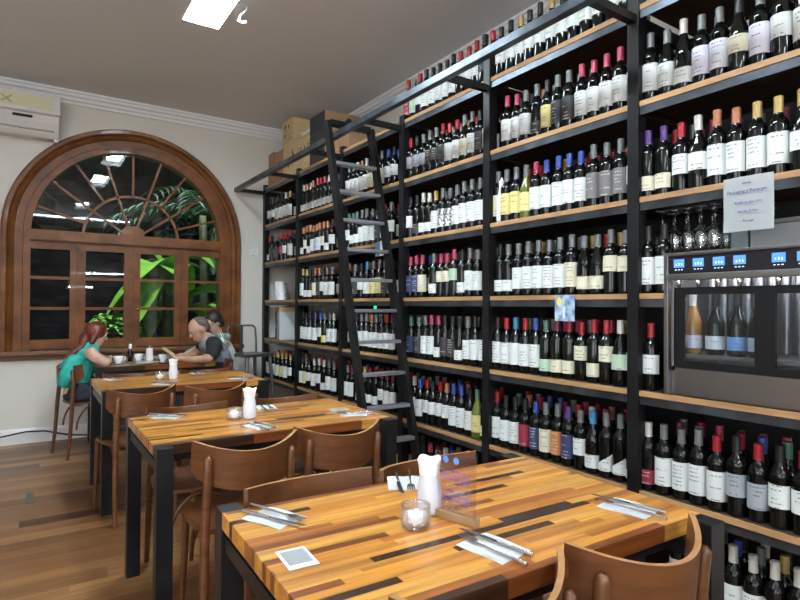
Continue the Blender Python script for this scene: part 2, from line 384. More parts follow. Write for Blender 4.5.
def blade(b, base_, yaw_, length, width, rise, droop, mi=0, n=9):
    dx, dy = math.cos(yaw_), math.sin(yaw_); L_, R_ = [], []; mid = []
    for i in range(n+1):
        t = i/n; out = length*t; z = rise*t - droop*t*t
        wd = width*math.sin(PI*min(1, t*.93+.07))**.7 * .5
        cxp = Vector((base_[0]+dx*out, base_[1]+dy*out, base_[2]+z)); sd_ = Vector((-dy, dx, 0))*wd
        L_.append(b.verts.new(cxp+sd_+Vector((0,0,wd*.35)))); mid.append(b.verts.new(cxp)); R_.append(b.verts.new(cxp-sd_+Vector((0,0,wd*.35))))
    for i in range(n):
        for A, B in ((L_, mid), (mid, R_)):
            f = b.faces.new((A[i], A[i+1], B[i+1], B[i])); f.material_index = mi
def banana(loc, hgt, nl, label, m, wid=.34, ln=1.1, seed=0):
    rnd = random.Random(seed)
    t = thing('banana_plant', label, 'plant', loc, 0, None)
    quick('stem', M_STEM, t, lambda b: tube(b, [(0,0,0), (.02,0,hgt*.5), (0,.02,hgt)], [.09,.07,.05], 10), smooth=True)
    for k in range(nl):
        quick('leaf', m, t, lambda b: blade(b, (0,0,hgt*rnd.uniform(.55,1)), 2*PI*k/nl+rnd.uniform(-.3,.3), ln*rnd.uniform(.8,1.1), wid*rnd.uniform(.8,1.1), rnd.uniform(.4,1.2), rnd.uniform(.5,1.5)), smooth=True)
banana((1.55, 7.95, -.3), 2.15, 13, 'bright green banana plant with broad leaves outside the centre window panes', M_LEAF, .46, .8, 3)
banana((2.5, 8.2, -.3), 1.5, 11, 'green banana plant outside the right window panes', M_LEAF, .36, .8, 9)
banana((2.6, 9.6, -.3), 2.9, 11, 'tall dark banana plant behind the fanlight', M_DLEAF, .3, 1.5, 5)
def palm(loc, hgt, label, seed):
    rnd = random.Random(seed); t = thing('palm', label, 'plant', loc)
    quick('trunk', M_STEM, t, lambda b: tube(b, [(0,0,0), (.03,0,hgt*.5), (0,0,hgt)], [.08,.06,.05], 10), smooth=True)
    for k in range(13):
        def fr(b):
            a = 2*PI*k/13+rnd.uniform(-.2,.2); rise = rnd.uniform(.5,1.2); 
            for i in range(1, 12):
                t_ = i/12; p = (math.cos(a)*1.3*t_, math.sin(a)*1.3*t_, hgt+rise*t_-1.1*t_*t_)
                for s in (-1, 1): blade(b, p, a+s*.9, .42*(1-t_*.5), .04, .05, .18, n=3)
        quick('frond', M_PALE if k % 3 == 0 else M_DLEAF, t, fr)
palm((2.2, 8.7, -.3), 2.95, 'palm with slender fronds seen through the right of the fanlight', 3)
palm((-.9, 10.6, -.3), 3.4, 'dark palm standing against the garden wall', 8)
def bush(loc, r, label, seed, m=M_BUSH, n=260):
    rnd = random.Random(seed); t = thing('bush', label, 'bush', loc)
    def lv(b):
        for k in range(n):
            u, v = rnd.uniform(0, 2*PI), rnd.uniform(-.3, 1); rr = r*rnd.uniform(.75, 1); q = math.sqrt(max(0, 1-v*v))
            blade(b, (rr*q*math.cos(u), rr*q*math.sin(u), rr*v+r), u+rnd.uniform(-.6,.6), .12, .07, .05, .06, n=3)
    quick('foliage', m, t, lv); quick('stem', M_STEM, t, lambda b: tube(b, [(0,0,0), (0,0,r)], .03, 8))
bush((.88, 7.75, .56), .31, 'bright green leafy bush outside behind the red haired diner', 2, n=320)
bush((3.4, 8.2, -.3), .6, 'dark green bush outside right of the banana plants', 4, M_DLEAF, 380)
quick_planter = tag(quick('planter', M_SOIL, None, lambda b: box(b, .5, 1.2, 7.42, 8.05, -.3, .55)), 'dark raised planter holding the bush outside the window', 'planter')

# ------------------------------------------------------------------ wine rack
S = 2.255
LV = {'t1': .062, 't2': .491, 't3': .929, 't4': 1.357, 't5': 1.784, 't6': 2.211, 't7': 2.643}
PY = [('G', .515), ('A', 1.467), ('B', 2.427), ('C', 3.329), ('D', 4.265), ('E', 5.212), ('F', 6.156)]
XB = 2.80
rack = thing('wine_rack', 'tall black steel wine rack with wooden shelves covering the right wall', 'wine rack', (S, 3.3, 0))
RO = Vector((S, 3.3, 0))
def rk(name, m, fn, parent=rack, **k):
    bm = bmesh.new(); fn(bm); bmesh.ops.translate(bm, verts=bm.verts[:], vec=-RO); return mesh_obj(name, bm, m, parent, **k)
PW = .055
for nme, y in PY:
    top = {'A': 3.0, 'G': 3.0, 'B': 2.80, 'C': 2.68}.get(nme, 2.675)
    rk('post', M_STEEL, lambda b: (box(b, S-.012, S+.05, y, y+PW, 0, top, bev=.002), box(b, XB-.06, XB-.005, y, y+PW, 0, min(top, 2.64)), box(b, S+.05, XB-.06, y+.01, y+PW-.01, 2.55, 2.60), box(b, S+.05, XB-.06, y+.01, y+PW-.01, .03, .055)))
for (n0, y0), (n1, y1) in zip(PY, PY[1:]):
    for lv, z in LV.items():
        if n1 == 'F' and lv == 't1': continue
        a, c = y0+PW+.001, y1-.001
        if n0 == 'G' and lv == 't4': a = 1.352
        bd = rk('shelf_board', M_DBOARD, lambda b: box(b, S+.004, XB-.062, a, c, z-.024, z))
        rk('board_edge', M_SHELF, lambda b: box(b, S-.004, S+.0038, a, c, z-.024, z), bd)
        rk('angle_iron', M_ANGLE, lambda b: (box(b, S+.0, S+.006, a, c, z-.06, z-.0245), box(b, S+.006, S+.05, a, c, z-.030, z-.0245)), bd)
    if n1 != 'F':
        rk('back_panel', M_BACK, lambda b: box(b, XB, XB+.012, y0, y1, .0, 2.6))
RX, RZ = 1.93, 2.585
rl = rk('ladder_rail', M_ANGLE, lambda b: box(b, RX-.022, RX+.022, .2, 6.216, RZ-.022, RZ+.022, bev=.003))
for nme, y in PY[1:]:
    rk('rail_bracket', M_STEEL, lambda b: box(b, RX+.022, S-.012, y+.01, y+.045, RZ-.018, RZ+.018))

# ladder
ld = thing('library_ladder', 'black steel library ladder with grey treads hooked on the rack rail', 'ladder', (2.0, 2.9, 0))
LO = Vector((2.0, 2.9, 0))
def lk(name, m, fn, parent=ld, **k):
    bm = bmesh.new(); fn(bm); bmesh.ops.translate(bm, verts=bm.verts[:], vec=-LO); return mesh_obj(name, bm, m, parent, **k)
def ly(z): return 2.955 + .71*(z-.0)/2.63*1.0 - .0
LX0, LX1 = 1.80, 2.165
def lrail(x):
    def f(b):
        zt = 2.64
        vs = box(b, x-.016, x+.016, -.034, .034, 0, zt)
        for v in vs: v.co.y += ly(v.co.z)
    return f
lk('side_rail', M_STEEL, lrail(LX0)); lk('side_rail', M_STEEL, lrail(LX1))
for k in range(11):
    z = .20 + k*.2105
    lk('tread', M_RUNG, lambda b: box(b, LX0+.016, LX1-.016, ly(z)-.035, ly(z)+.03, z-.0, z+.022, bev=.002))
lk('top_bar', M_STEEL, lambda b: box(b, LX0+.016, LX1-.016, ly(2.62)-.03, ly(2.62)+.03, 2.612, 2.65))
for x in (LX0+.13,):
    lk('hook_wheel', M_BLACKP, lambda b: bmesh.ops.create_cone(b, cap_ends=True, segments=16, radius1=.024, radius2=.024, depth=.03, matrix=Matrix.Translation((x, ly(2.6)-.07, RZ+.048)) @ Matrix.Rotation(PI/2, 4, 'X')))

# ------------------------------------------------------------------ wine bottles
def bottle_glass(name, col, **k): return mat(name, col, .06, spec=.42, **k)
G_BLACK = bottle_glass('black_bottle_glass', (.0025,.0035,.003)); G_GREEN = bottle_glass('olive_bottle_glass', (.10,.12,.02)); G_BLUE = bottle_glass('navy_bottle_glass', (.006,.01,.03))
CAPC = {'k': ((.02,.02,.022), 'black'), 'g': ((.20,.21,.215), 'grey'), 'r': ((.42,.02,.035), 'red'), 'p': ((.50,.06,.12), 'crimson'), 'w': ((.72,.70,.64), 'white'), 'y': ((.60,.42,.15), 'gold'), 'b': ((.05,.10,.42), 'blue'), 'c': ((.06,.26,.50), 'light blue'), 'n': ((.09,.22,.15), 'green'), 'o': ((.55,.22,.12), 'copper'), 'v': ((.12,.05,.25), 'violet'), 'm': ((.20,.02,.05), 'maroon')}
LABC = {'w': ((.69,.72,.72), 'white'), 'c': ((.66,.63,.49), 'cream'), 'l': ((.66,.66,.78), 'lilac white'), 'g': ((.33,.36,.40), 'grey'), 'k': ((.035,.035,.04), 'black'), 'y': ((.70,.62,.26), 'yellow'), 'b': ((.03,.04,.12), 'navy'), 'r': ((.25,.025,.05), 'maroon'), 'o': ((.50,.19,.07), 'orange'), 'n': ((.42,.58,.45), 'pale green'), 's': ((.16,.15,.16), 'smoky'), 'd': ((.55,.55,.53), 'patterned grey')}
CAPM = {k: mat('foil_'+v[1].replace(' ', '_'), tuple(q_*.75 for q_ in v[0]), .38, .25) for k, v in CAPC.items()}
def labelmat(key):
    c, nm = LABC[key]; m = mat('label_'+nm.replace(' ', '_'), c, .55)
    tc = N(m, 'ShaderNodeTexCoord'); sep = N(m, 'ShaderNodeSeparateXYZ'); Lk(m, tc.outputs['Object'], sep.inputs[0])
    oi = N(m, 'ShaderNodeObjectInfo')
    zz = math_(m, 'ADD', math_(m, 'MULTIPLY', sep.outputs[2], 62.0), math_(m, 'MULTIPLY', oi.outputs['Random'], 3.0))
    row = math_(m, 'FLOOR', zz); fr = math_(m, 'FRACT', zz)
    wn = N(m, 'ShaderNodeTexWhiteNoise', noise_dimensions='1D'); Lk(m, math_(m, 'ADD', row, math_(m, 'MULTIPLY', oi.outputs['Random'], 91.0)), wn.inputs['W'])
    inrow = math_(m, 'MULTIPLY', math_(m, 'GREATER_THAN', wn.outputs['Value'], .45), math_(m, 'LESS_THAN', fr, .32))
    ynz = N(m, 'ShaderNodeTexNoise', Scale=160.0, Detail=0.0); Lk(m, tc.outputs['Object'], ynz.inputs['Vector'])
    cen = math_(m, 'LESS_THAN', math_(m, 'ABSOLUTE', sep.outputs[1]), math_(m, 'MULTIPLY_ADD', wn.outputs['Value'], .02, .004))
    f = math_(m, 'MULTIPLY', math_(m, 'MULTIPLY', inrow, cen), math_(m, 'GREATER_THAN', ynz.outputs['Fac'], .47))
    f = math_(m, 'MULTIPLY', f, .7)
    ink = (.06,.06,.08) if sum(c) > 1.0 else (.6,.58,.5)
    Lk(m, mixc(m, f, c, ink), bsdf(m).inputs['Base Color'])
    if key == 'd':
        v = N(m, 'ShaderNodeTexNoise', Scale=70.0, Detail=3.0); Lk(m, tc.outputs['Object'], v.inputs['Vector'])
        Lk(m, ramp(m, v.outputs['Fac'], [(.45, (.7,.7,.68)), (.55, (.1,.1,.1))]), bsdf(m).inputs['Base Color'])
    return m
LABM = {k: labelmat(k) for k in LABC}
PROF = {
 'b': dict(body=[(0,.0),(.030,.0),(.0355,.004),(.0365,.012),(.0365,.185),(.035,.197),(.028,.212),(.018,.224),(.0145,.236),(.0138,.255),(.0135,.298),(0,.298)], R=.0365, cap=(.236, .300, .0152)),
 'u': dict(body=[(0,0),(.032,0),(.038,.005),(.039,.012),(.039,.145),(.036,.165),(.029,.190),(.021,.212),(.016,.228),(.0142,.245),(.0138,.298),(0,.298)], R=.039, cap=(.238, .300, .0155)),
 'c': dict(body=[(0,0),(.036,0),(.043,.006),(.044,.012),(.044,.15),(.040,.175),(.031,.205),(.022,.235),(.017,.26),(.016,.31),(0,.31)], R=.044, cap=(.215, .315, .019)),
}
PROF['s'] = PROF['u']; PROF['w'] = PROF['b']
SHAPE = {'t': (.040, .160), 'm': (.075, .160), 's': (.028, .092), 'w': (.04, .11), 'z': (.03, .165), 'u': (.105, .178), 'l': (.03, .10), 'g': (.035, .12), 'd': (.05, .15)}
protos = {}
def seg_n(): return 18
def bottle_mesh(kind, what, capk=None, lk_=None, sh=None):
    key = (kind, what, capk, lk_, sh)
    if key in protos: return protos[key]
    P = PROF[kind]; bm = bmesh.new()
    if what == 'body': lathe(bm, P['body'], 18); m = {'s': G_GREEN}.get(kind, G_BLACK)
    elif what == 'cap':
        z0, z1, r = P['cap']; lathe(bm, [(r+.0012, z0), (r+.0006, z0+.02), (r+.0004, z1-.012), (r+.0016, z1-.011), (r+.0016, z1-.006), (r-.0002, z1-.0055), (r, z1), (0, z1+.0005)], 14); m = CAPM[capk]
    else:
        z0, z1 = SHAPE[sh]
        if kind in 'usc' and z1 > .145: z1 = .145
        if z1-z0 < .05: z0 = z1-.06
        R = P['R']+.0007; wd = 1.42
        n = 16; rows = [z0, (z0+z1)/2, z1]
        g = [[bm.verts.new((R*math.cos(PI-wd+2*wd*k/n), R*math.sin(PI-wd+2*wd*k/n), z)) for k in range(n+1)] for z in rows]
        if sh == 'l':
            for k in range(n+1): g[2][k].co.z = z0 + .02 + (z1-z0)*k/n
            for k in range(n+1): g[1][k].co.z = (g[2][k].co.z+z0)/2
        for A, B in zip(g, g[1:]):
            for k in range(n): bm.faces.new((A[k], A[k+1], B[k+1], B[k]))
        m = LABM[lk_]
    me = bpy.data.meshes.new({'body': 'bottle_body', 'cap': 'bottle_foil', 'lab': 'bottle_label'}[what])
    bmesh.ops.recalc_face_normals(bm, faces=bm.faces[:]); bm.to_mesh(me); bm.free(); me.materials.append(m)
    if what == 'lab':
        # normals outward
        if me.polygons[0].normal.x > 0 and False: me.flip_normals()
    me.polygons.foreach_set('use_smooth', [True]*len(me.polygons)); me.set_sharp_from_angle(angle=math.radians(40))
    protos[key] = me; return me
def make_bottle(tok, loc, label, group, rz=0, sc_=1):
    kind, ck, lc, sh = tok
    kd = {'w': 'b'}.get(kind, kind)
    o = bpy.data.objects.new('wine_bottle', bottle_mesh(kd, 'body')); C.objects.link(o); o.location = loc; o.rotation_euler = (0, 0, rz); o.scale = (1, 1, sc_)
    tag(o, label, 'wine bottle', group)
    for w_, nme in (('cap', 'foil_capsule'), ('lab', 'paper_label')):
        c = bpy.data.objects.new(nme, bottle_mesh(kd, w_, ck if w_ == 'cap' else None, lc if w_ == 'lab' else None, sh if w_ == 'lab' else None)); C.objects.link(c); c.parent = o
    return o
ORD = ['first','second','third','fourth','fifth','sixth','seventh','eighth','ninth','tenth','eleventh','twelfth','thirteenth','fourteenth']
BAYN = {'GA': 'rightmost bay', 'AB': 'second bay from right', 'BC': 'bay right of ladder', 'CD': 'bay behind ladder', 'DE': 'bay left of ladder', 'EF': 'leftmost bay'}
LVN = {'t7': 'top shelf', 't6': 'second shelf', 't5': 'third shelf', 't4': 'fourth shelf', 't3': 'fifth shelf', 't2': 'sixth shelf', 't1': 'lowest shelf'}
SHN = {'t': 'tall', 'm': 'mid-height', 's': 'low', 'w': 'small', 'z': 'wide', 'u': 'high', 'l': 'slanted', 'g': 'tall', 'd': 'tall'}
ROWS = {
  ('AB', 't7'): 'bkwm:2.392 bkwm:2.317 bywm:2.243 bkwm:2.168 bkwm:2.094 bywm:2.019 ukwm:1.945 bkwm:1.87 bkwm:1.796 bkwm:1.721 bkwm:1.647 bkwm:1.572',
  ('BC', 't7'): 'brrt:3.359 bnnt:3.284 brwm:3.21 bkwt:3.135 bkwt:3.061 bkwt:2.986 bkwt:2.912 bkwt:2.837 brwm:2.763 brwm:2.688 brwm:2.614 ckkm:2.539 brwm:2.465',
  ('AB', 't6'): 'bpwt:2.345 bpwt:2.27 bgwt:2.196 bgks:2.121 bkyt:2.047 bgkt:1.972 bgkt:1.898 bpwt:1.823 bpwt:1.749 bpwt:1.674 bpwt:1.6 bpwt:1.525',
  ('BC', 't6'): 'brgm:3.319 bkgm:3.244 bggm:3.17 bgkm:3.095 bgkm:3.021 brkt:2.946 brwt:2.872 brwt:2.797 ugct:2.723 bgwt:2.648 bkkt:2.574 bgwt:2.499',
  ('AB', 't5'): 'bgct:2.417 bgyt:2.343 bgyt:2.268 sgyt:2.194 bpwt:2.119 bbwt:2.045 bbwt:1.97 bbwt:1.896 bbwt:1.821 bgst:1.747 bgst:1.672 bgst:1.598 bgwm:1.523',
  ('BC', 't5'): 'bkwm:3.319 bkks:3.244 bwws:3.17 bwws:3.095 bywt:3.021 bgdt:2.946 bgdt:2.872 bgwt:2.797 bgwt:2.723 bgwt:2.648 bgwt:2.574 bgwt:2.499',
  ('AB', 't4'): 'bkws:2.402 bgws:2.327 bgwt:2.253 bgwt:2.178 bgwt:2.104 bgwt:2.029 bgwt:1.955 bgct:1.88 ugcs:1.804 ugcs:1.723 bgcu:1.648 bgcu:1.574',
  ('BC', 't4'): 'bpbt:3.319 bpbt:3.244 bpct:3.17 bgws:3.039 bpcu:2.965 bpcu:2.89 bpnu:2.816 bkws:2.741 bgwt:2.667 bgwt:2.592',
  ('AB', 't3'): 'bkwt:2.417 brwt:2.343 bcwt:2.268 brwt:2.194 bbwt:2.119 bnns:2.045 bmcs:1.97 brcs:1.896 brcu:1.821 brcs:1.747 brcu:1.672 uwnm:1.598 bkwm:1.523',
  ('BC', 't3'): 'bnbt:3.304 bgkt:3.208 bgwt:3.134 bpwt:3.059 bpws:2.985 bkkt:2.91 bkkt:2.836 bkws:2.761 bgwt:2.687 bkwt:2.612 bkwt:2.538',
  ('AB', 't2'): 'brwt:2.417 bkwt:2.343 bkwt:2.268 bkrt:2.194 bbbt:2.119 bgct:2.045 bgot:1.97 bvbt:1.896 bgwm:1.821 ucws:1.747 bgwl:1.672 bgwl:1.598 uwnl:1.523',
  ('BC', 't2'): 'bwwt:3.262 bbwt:3.188 brwm:3.113 bkwm:3.039 brwm:2.964 bowm:2.89 bbwt:2.815 bbwt:2.741 bkwt:2.666 snyt:2.592 brcs:2.517',
  ('GA', 't6'): 'bgwt:1.446 ugwt:1.372 uwws:1.297 bglt:1.223 bglt:1.148 ukcm:1.074 bglt:0.999 bkwm:0.925 bkwt:0.85',
  ('GA', 't5'): 'bvcs:1.457 bvcs:1.383 brwm:1.308 uwwm:1.234 bowt:1.159 bowt:1.085 bywt:1.01 bywt:0.936 uywm:0.861 bpwz:0.787',
  ('GA', 't4'): 'bkwt:1.457 bkwt:1.383',
  ('GA', 't3'): 'brwm:1.445',
  ('GA', 't2'): 'bwrs:1.457 bgwt:1.383 bgwt:1.308 bgwt:1.234 brwt:1.159 bkgm:1.085 brgd:1.01 bkwm:0.936 brwm:0.861',
  ('GA', 't1'): 'bwwm:1.175 bwwm:1.1 bwwm:1.026 bwwm:0.951 bwwm:0.877',
  ('CD', 't6'): 'bnwt:4.255 bnwt:4.18 bwwt:4.106 bowt:4.031 bwwt:3.957 bkct:3.882 bgct:3.804 bgct:3.713 bbwm:3.626 bkwm:3.541',
  ('CD', 't5'): 'bnwm:4.255 bnww:4.18 bgww:4.106 bgwt:4.031 bgwt:3.951 bgwt:3.855 bnkt:3.763 brwt:3.674 bgwm:3.574',
  ('CD', 't4'): 'bobt:4.246 bgkt:4.14 bkwm:4.038 bcwt:3.939 bgyt:3.844 bgyt:3.753 bgkt:3.664 bgkt:3.578',
  ('CD', 't3'): 'bkws:4.11 bgwt:4.026 bgwt:3.944 bowt:3.865 bgwt:3.788 bkwt:3.713 brwt:3.627 brwt:3.553',
  ('CD', 't2'): 'bgwt:4.255 bmwt:4.18 brws:4.047 byws:3.965 brws:3.885 brws:3.792 bmwm:3.704 bmwt:3.629 bmwt:3.546',
  ('DE', 't6'): 'bwws:5.202 bows:5.128 bwws:5.053 bows:4.979 bpws:4.897 brws:4.809 bpws:4.723 bwws:4.64 bkws:4.539',
  ('DE', 't5'): 'bows:5.202 bowm:5.128 bows:5.053 bowt:4.979 bogt:4.904 bolt:4.83 bocm:4.749 bows:4.665 bkwm:4.563',
  ('DE', 't4'): 'bywt:5.202 byws:5.128 bkws:5.042 boct:4.928 bokt:4.839 bkwm:4.753 bgwt:4.669 bgwt:4.568',
  ('DE', 't3'): 'bkwt:5.202 bkwt:5.128 bkwt:5.023 bvwt:4.91 bbwm:4.8 bgys:4.715 bgwt:4.612 bwwt:4.532',
  ('DE', 't2'): 'bkwt:5.202 bgyt:5.128 bkwm:5.051 bwwt:4.937 bwwm:4.826 bwws:4.72 bgwt:4.617 bgwt:4.517',
  ('EF', 't6'): 'bkwm:6.147 bkwm:6.022 bkwt:5.901 bkwt:5.784 bwwt:5.671 bywt:5.56',
  ('EF', 't5'): 'brws:6.156 bkkt:6.081 bgkt:5.935 brrm:5.788 brwm:5.675 brwt:5.538',
  ('EF', 't2'): 'bkwt:6.156 bowt:6.081 bowt:5.978 bywt:5.859 byyt:5.744 bywt:5.632 bywm:5.524',
}

occupied = {}
for (bay, lv), s in ROWS.items():
    z = LV[lv]
    for i, tk in enumerate(s.split()):
        t, y = tk.split(':'); y = float(y)
        kind = t[0]; 
        nm = {'u': 'sloping ', 'c': 'fat ', 's': 'olive glass '}.get(kind, '')
        lab = f"{nm}bottle, {CAPC[t[1]][1]} foil, {SHN[t[3]]} {LABC[t[2]][1]} label, {ORD[i]} from left, {LVN[lv]}, {BAYN[bay]}"
        if len(lab.split()) > 16: lab = f"{nm}bottle, {CAPC[t[1]][1]} foil, {LABC[t[2]][1]} label, {ORD[i]} from left, {LVN[lv]}, {BAYN[bay]}"
        if len(lab.split()) > 16: lab = f"{CAPC[t[1]][1]} foil bottle, {LABC[t[2]][1]} label, {ORD[i]} from left, {LVN[lv]}, {BAYN[bay]}"
        rnd = random.Random(hash((ord(bay[0]), int(lv[1]), i)))
        x = S + .052 + rnd.uniform(-.003, .006)
        # label turned a little towards the room's front, as the shop set them out
        make_bottle(t, (x, y, z+.0005), lab, 'wine bottles on the rack', rnd.uniform(-.12, .3), rnd.uniform(.965, 1.03))
# rows standing behind the front rows
def back_rows(b):
    rnd = random.Random(11)
    caps = 'kkkgggrrpwybnom'
    for (bay, lv) in list(ROWS) + [(q, 't1') for q in ('AB', 'BC', 'CD')]:
        y0 = dict(PY)[bay[0]] if bay != 'GA' else .6; y1 = dict(PY)[bay[1]]
        for row in ((0, 1) if (bay, lv) in ROWS else (-1, 0)):
            if bay == 'GA' and lv in ('t3', 't4'): continue
            y = y0+PW+.045+row*.03
            while y < y1-.045:
                if rnd.random() < .86:
                    k = 'b' if rnd.random() < .8 else 'u'; P = PROF[k]; x = S+.135+row*.085; n0 = len(b.verts)
                    lathe(b, P['body'], 10, 0, c=(x, y)); z0, z1, r = P['cap']; ci = 1+rnd.randrange(len(caps))
                    lathe(b, [(r+.001, z0), (r+.001, z1), (0, z1)], 8, ci, c=(x, y))
                    R = P['R']+.0008; lathe(b, [(R, .05), (R, .14)], 8, len(caps)+1+rnd.randrange(3), PI-1.4, PI+1.4, c=(x, y))
                    b.verts.ensure_lookup_table()
                    for v in b.verts[n0:]: v.co.z += LV[lv]+.0005
                y += rnd.uniform(.078, .088)
    return caps
bm = bmesh.new(); caps = back_rows(bm)
o = mesh_obj('wine_bottle', bm, [G_BLACK] + [CAPM[c] for c in caps] + [LABM['w'], LABM['c'], LABM['w']], None, True, auto=40)
tag(o, 'further rows of dark wine bottles standing behind the front rows on every shelf', 'wine bottle', 'wine bottles on the rack', 'stuff')

# ------------------------------------------------------------------ wine dispenser in the near bay
MZ0, MZ1 = LV['t3']+.001, 1.524
MY0, MY1 = .62, 1.352
mc = thing('wine_dispenser', 'stainless steel wine dispenser with blue displays and glass front on the rack', 'wine dispenser', (S, (MY0+MY1)/2, MZ0))
MO = Vector((S, (MY0+MY1)/2, MZ0))
def mk(name, m, fn, parent=mc, **k):
    bm = bmesh.new(); fn(bm); bmesh.ops.translate(bm, verts=bm.verts[:], vec=-MO); return mesh_obj(name, bm, m, parent, **k)
MX = S+.0
def shell(b):
    box(b, MX+.02, MX+.42, MY0, MY1, MZ0, MZ0+.10, 0)          # base
    box(b, MX+.02, MX+.42, MY0, MY1, MZ1-.03, MZ1, 0)
    box(b, MX+.02, MX+.42, MY1-.02, MY1, MZ0+.1, MZ1-.03, 0); box(b, MX+.02, MX+.42, MY0, MY0+.02, MZ0+.1, MZ1-.03, 0)
    box(b, MX+.40, MX+.42, MY0+.02, MY1-.02, MZ0+.1, MZ1-.03, 0)
mk('housing', M_GREYST, shell)
mk('base_panel', M_GREYST, lambda b: box(b, MX-.0, MX+.019, MY0, MY1-.045, MZ0+.005, MZ0+.115, bev=.002))
mk('side_column', M_GREYST, lambda b: (box(b, MX-.005, MX+.019, MY1-.02, MY1, MZ0+.0, MZ1, bev=.003), box(b, MX-.002, MX+.019, MY1-.042, MY1-.03, MZ0+.12, MZ1-.09, bev=.002)))
cp = mk('control_panel', M_DARKSCR, lambda b: box(b, MX-.004, MX+.019, MY0, MY1-.022, MZ1-.088, MZ1-.014))
mk('panel_trim', M_GREYST, lambda b: (box(b, MX-.012, MX+.019, MY0, MY1-.022, MZ1-.013, MZ1, bev=.002), box(b, MX-.014, MX+.019, MY0, MY1-.022, MZ1-.115, MZ1-.089, bev=.004)), cp)
for k, y in enumerate((1.285, 1.205, 1.125, 1.048, .915, .835, .755)):
    dsp = mk('display', M_LCD, lambda b: box(b, MX-.0055, MX-.0041, y-.022, y+.022, MZ1-.062, MZ1-.028), cp)
    mk('digits', M_LCDW, lambda b: [box(b, MX-.0062, MX-.0056, y-.014+j*.011, y-.010+j*.011, MZ1-.054, MZ1-.046+.002*(j % 2)) for j in range(3)] and [box(b, MX-.0050, MX-.0041, y-.016+j*.013, y-.009+j*.013, MZ1-.073, MZ1-.070) for j in range(3)], dsp)
mk('door_frame', M_BLACKP, lambda b: (box(b, MX+.004, MX+.019, MY0, MY1-.045, MZ0+.116, MZ0+.145), box(b, MX+.004, MX+.019, MY0, MY1-.045, MZ1-.175, MZ1-.145), box(b, MX+.004, MX+.019, MY1-.085, MY1-.045, MZ0+.145, MZ1-.175), box(b, MX+.004, MX+.019, .93, 1.0, MZ0+.145, MZ1-.175)))
mk('door_glass', M_MGLASS, lambda b: box(b, MX+.010, MX+.013, MY0, MY1-.086, MZ0+.1455, MZ1-.1755))
mk('shelf_tray', M_GREYST, lambda b: box(b, MX+.03, MX+.39, MY0+.03, MY1-.03, MZ0+.16, MZ0+.172))
for y in (1.285,1.205,1.125,1.048,.915,.835,.755): mk('spout', M_SILVER, lambda b: lathe(b, [(0,MZ1-.145),(.006,MZ1-.145),(.009,MZ1-.13),(.011,MZ1-.117),(0,MZ1-.117)], 10, c=(MX-.004, y)), smooth=True)
mk('inner_light', mat('fridge_led', (.9,.95,1), .4, emit=(.9,.95,1), es=90), lambda b: box(b, MX+.05, MX+.06, MY0+.03, MY1-.03, MZ1-.045, MZ1-.035))
def steelback(b):
    n = 14
    for k in range(n):
        y = MY0+.05+(MY1-MY0-.1)*k/(n-1); lathe(b, [(.017, MZ0+.18), (.017, MZ1-.06)], 10, c=(MX+.30, y))
mk('cooling_tube', M_GREYST, steelback, smooth=True)
M_AMBER = mat('rose_wine_glass', (.30,.13,.03), .05, spec=.7)
PROF['a'] = PROF['u']
for i, (y, body, cap, lc, sh, tx) in enumerate(((1.288, M_AMBER, 'w', 'l', 's', 'amber bottle with small white label inside the wine dispenser'), (1.196, G_BLACK, 'k', 'w', 's', 'dark bottle with white label inside the wine dispenser'), (1.110, G_BLACK, 'k', 'X', 's', 'dark bottle with light blue label inside the wine dispenser'), (1.032, G_BLACK, 'g', 'g', 's', 'dark bottle with grey label inside the dispenser beside the door divider'), (.83, G_GREEN, 'y', 'n', 'm', 'olive bottle with pale green label behind the second dispenser door'))):
    if lc == 'X': LABC['X'] = ((.16,.34,.62), 'light blue'); LABM['X'] = labelmat('X')
    me = bottle_mesh('u', 'body').copy(); me.materials.clear(); me.materials.append(body)
    o = bpy.data.objects.new('wine_bottle', me); C.objects.link(o); o.location = (MX+.11, y, MZ0+.1725); o.scale = (.92,.92,.84); o.rotation_euler = (0,0,.4); tag(o, tx, 'wine bottle', 'bottles in the dispenser')
    for w_, nme in (('cap', 'foil_capsule'), ('lab', 'paper_label')):
        c = bpy.data.objects.new(nme, bottle_mesh('u', w_, cap if w_ == 'cap' else None, lc if w_ == 'lab' else None, sh if w_ == 'lab' else None)); C.objects.link(c); c.parent = o
# hanging stemware
hr = thing('glass_rack', 'metal rail rack under the third shelf holding upside down wine glasses', 'glass rack', (S+.16, 1.24, LV['t5']-.024))
quick('rail', M_GREYST, hr, lambda b: [tube(b, [(-.07, y, -.026), (.33, y, -.026)], .0035, 6) for y in (-.06,.0,.057,.115,.172,-.12)] + [box(b, -.075, -.071, -.22, .16, -.03, -.0)])
def wineglass(b):
    lathe(b, [(0,.0),(.032,.001),(.031,.004),(.004,.008),(.0035,.075),(.012,.083),(.030,.105),(.036,.135),(.033,.165),(.028,.19),(.0265,.19),(.0315,.165),(.0345,.135),(.028,.106),(.010,.087),(0,.085)], 20)
for j in range(2):
    for i, y in enumerate((.235, .175, .115, .058, .002)):
        bm = bmesh.new(); wineglass(bm)
        for v in bm.verts: v.co.z = -v.co.z
        g_ = mesh_obj('wine_glass', bm, M_GLASS, None, True, (S+.14+j*.09, 1.21+y, LV['t5']-.049)); tag(g_, f"stemmed glass hanging upside down, {ORD[i]} from left, {'front' if j == 0 else 'back'} row above the dispenser", 'wine glass', 'glasses hanging above the dispenser')
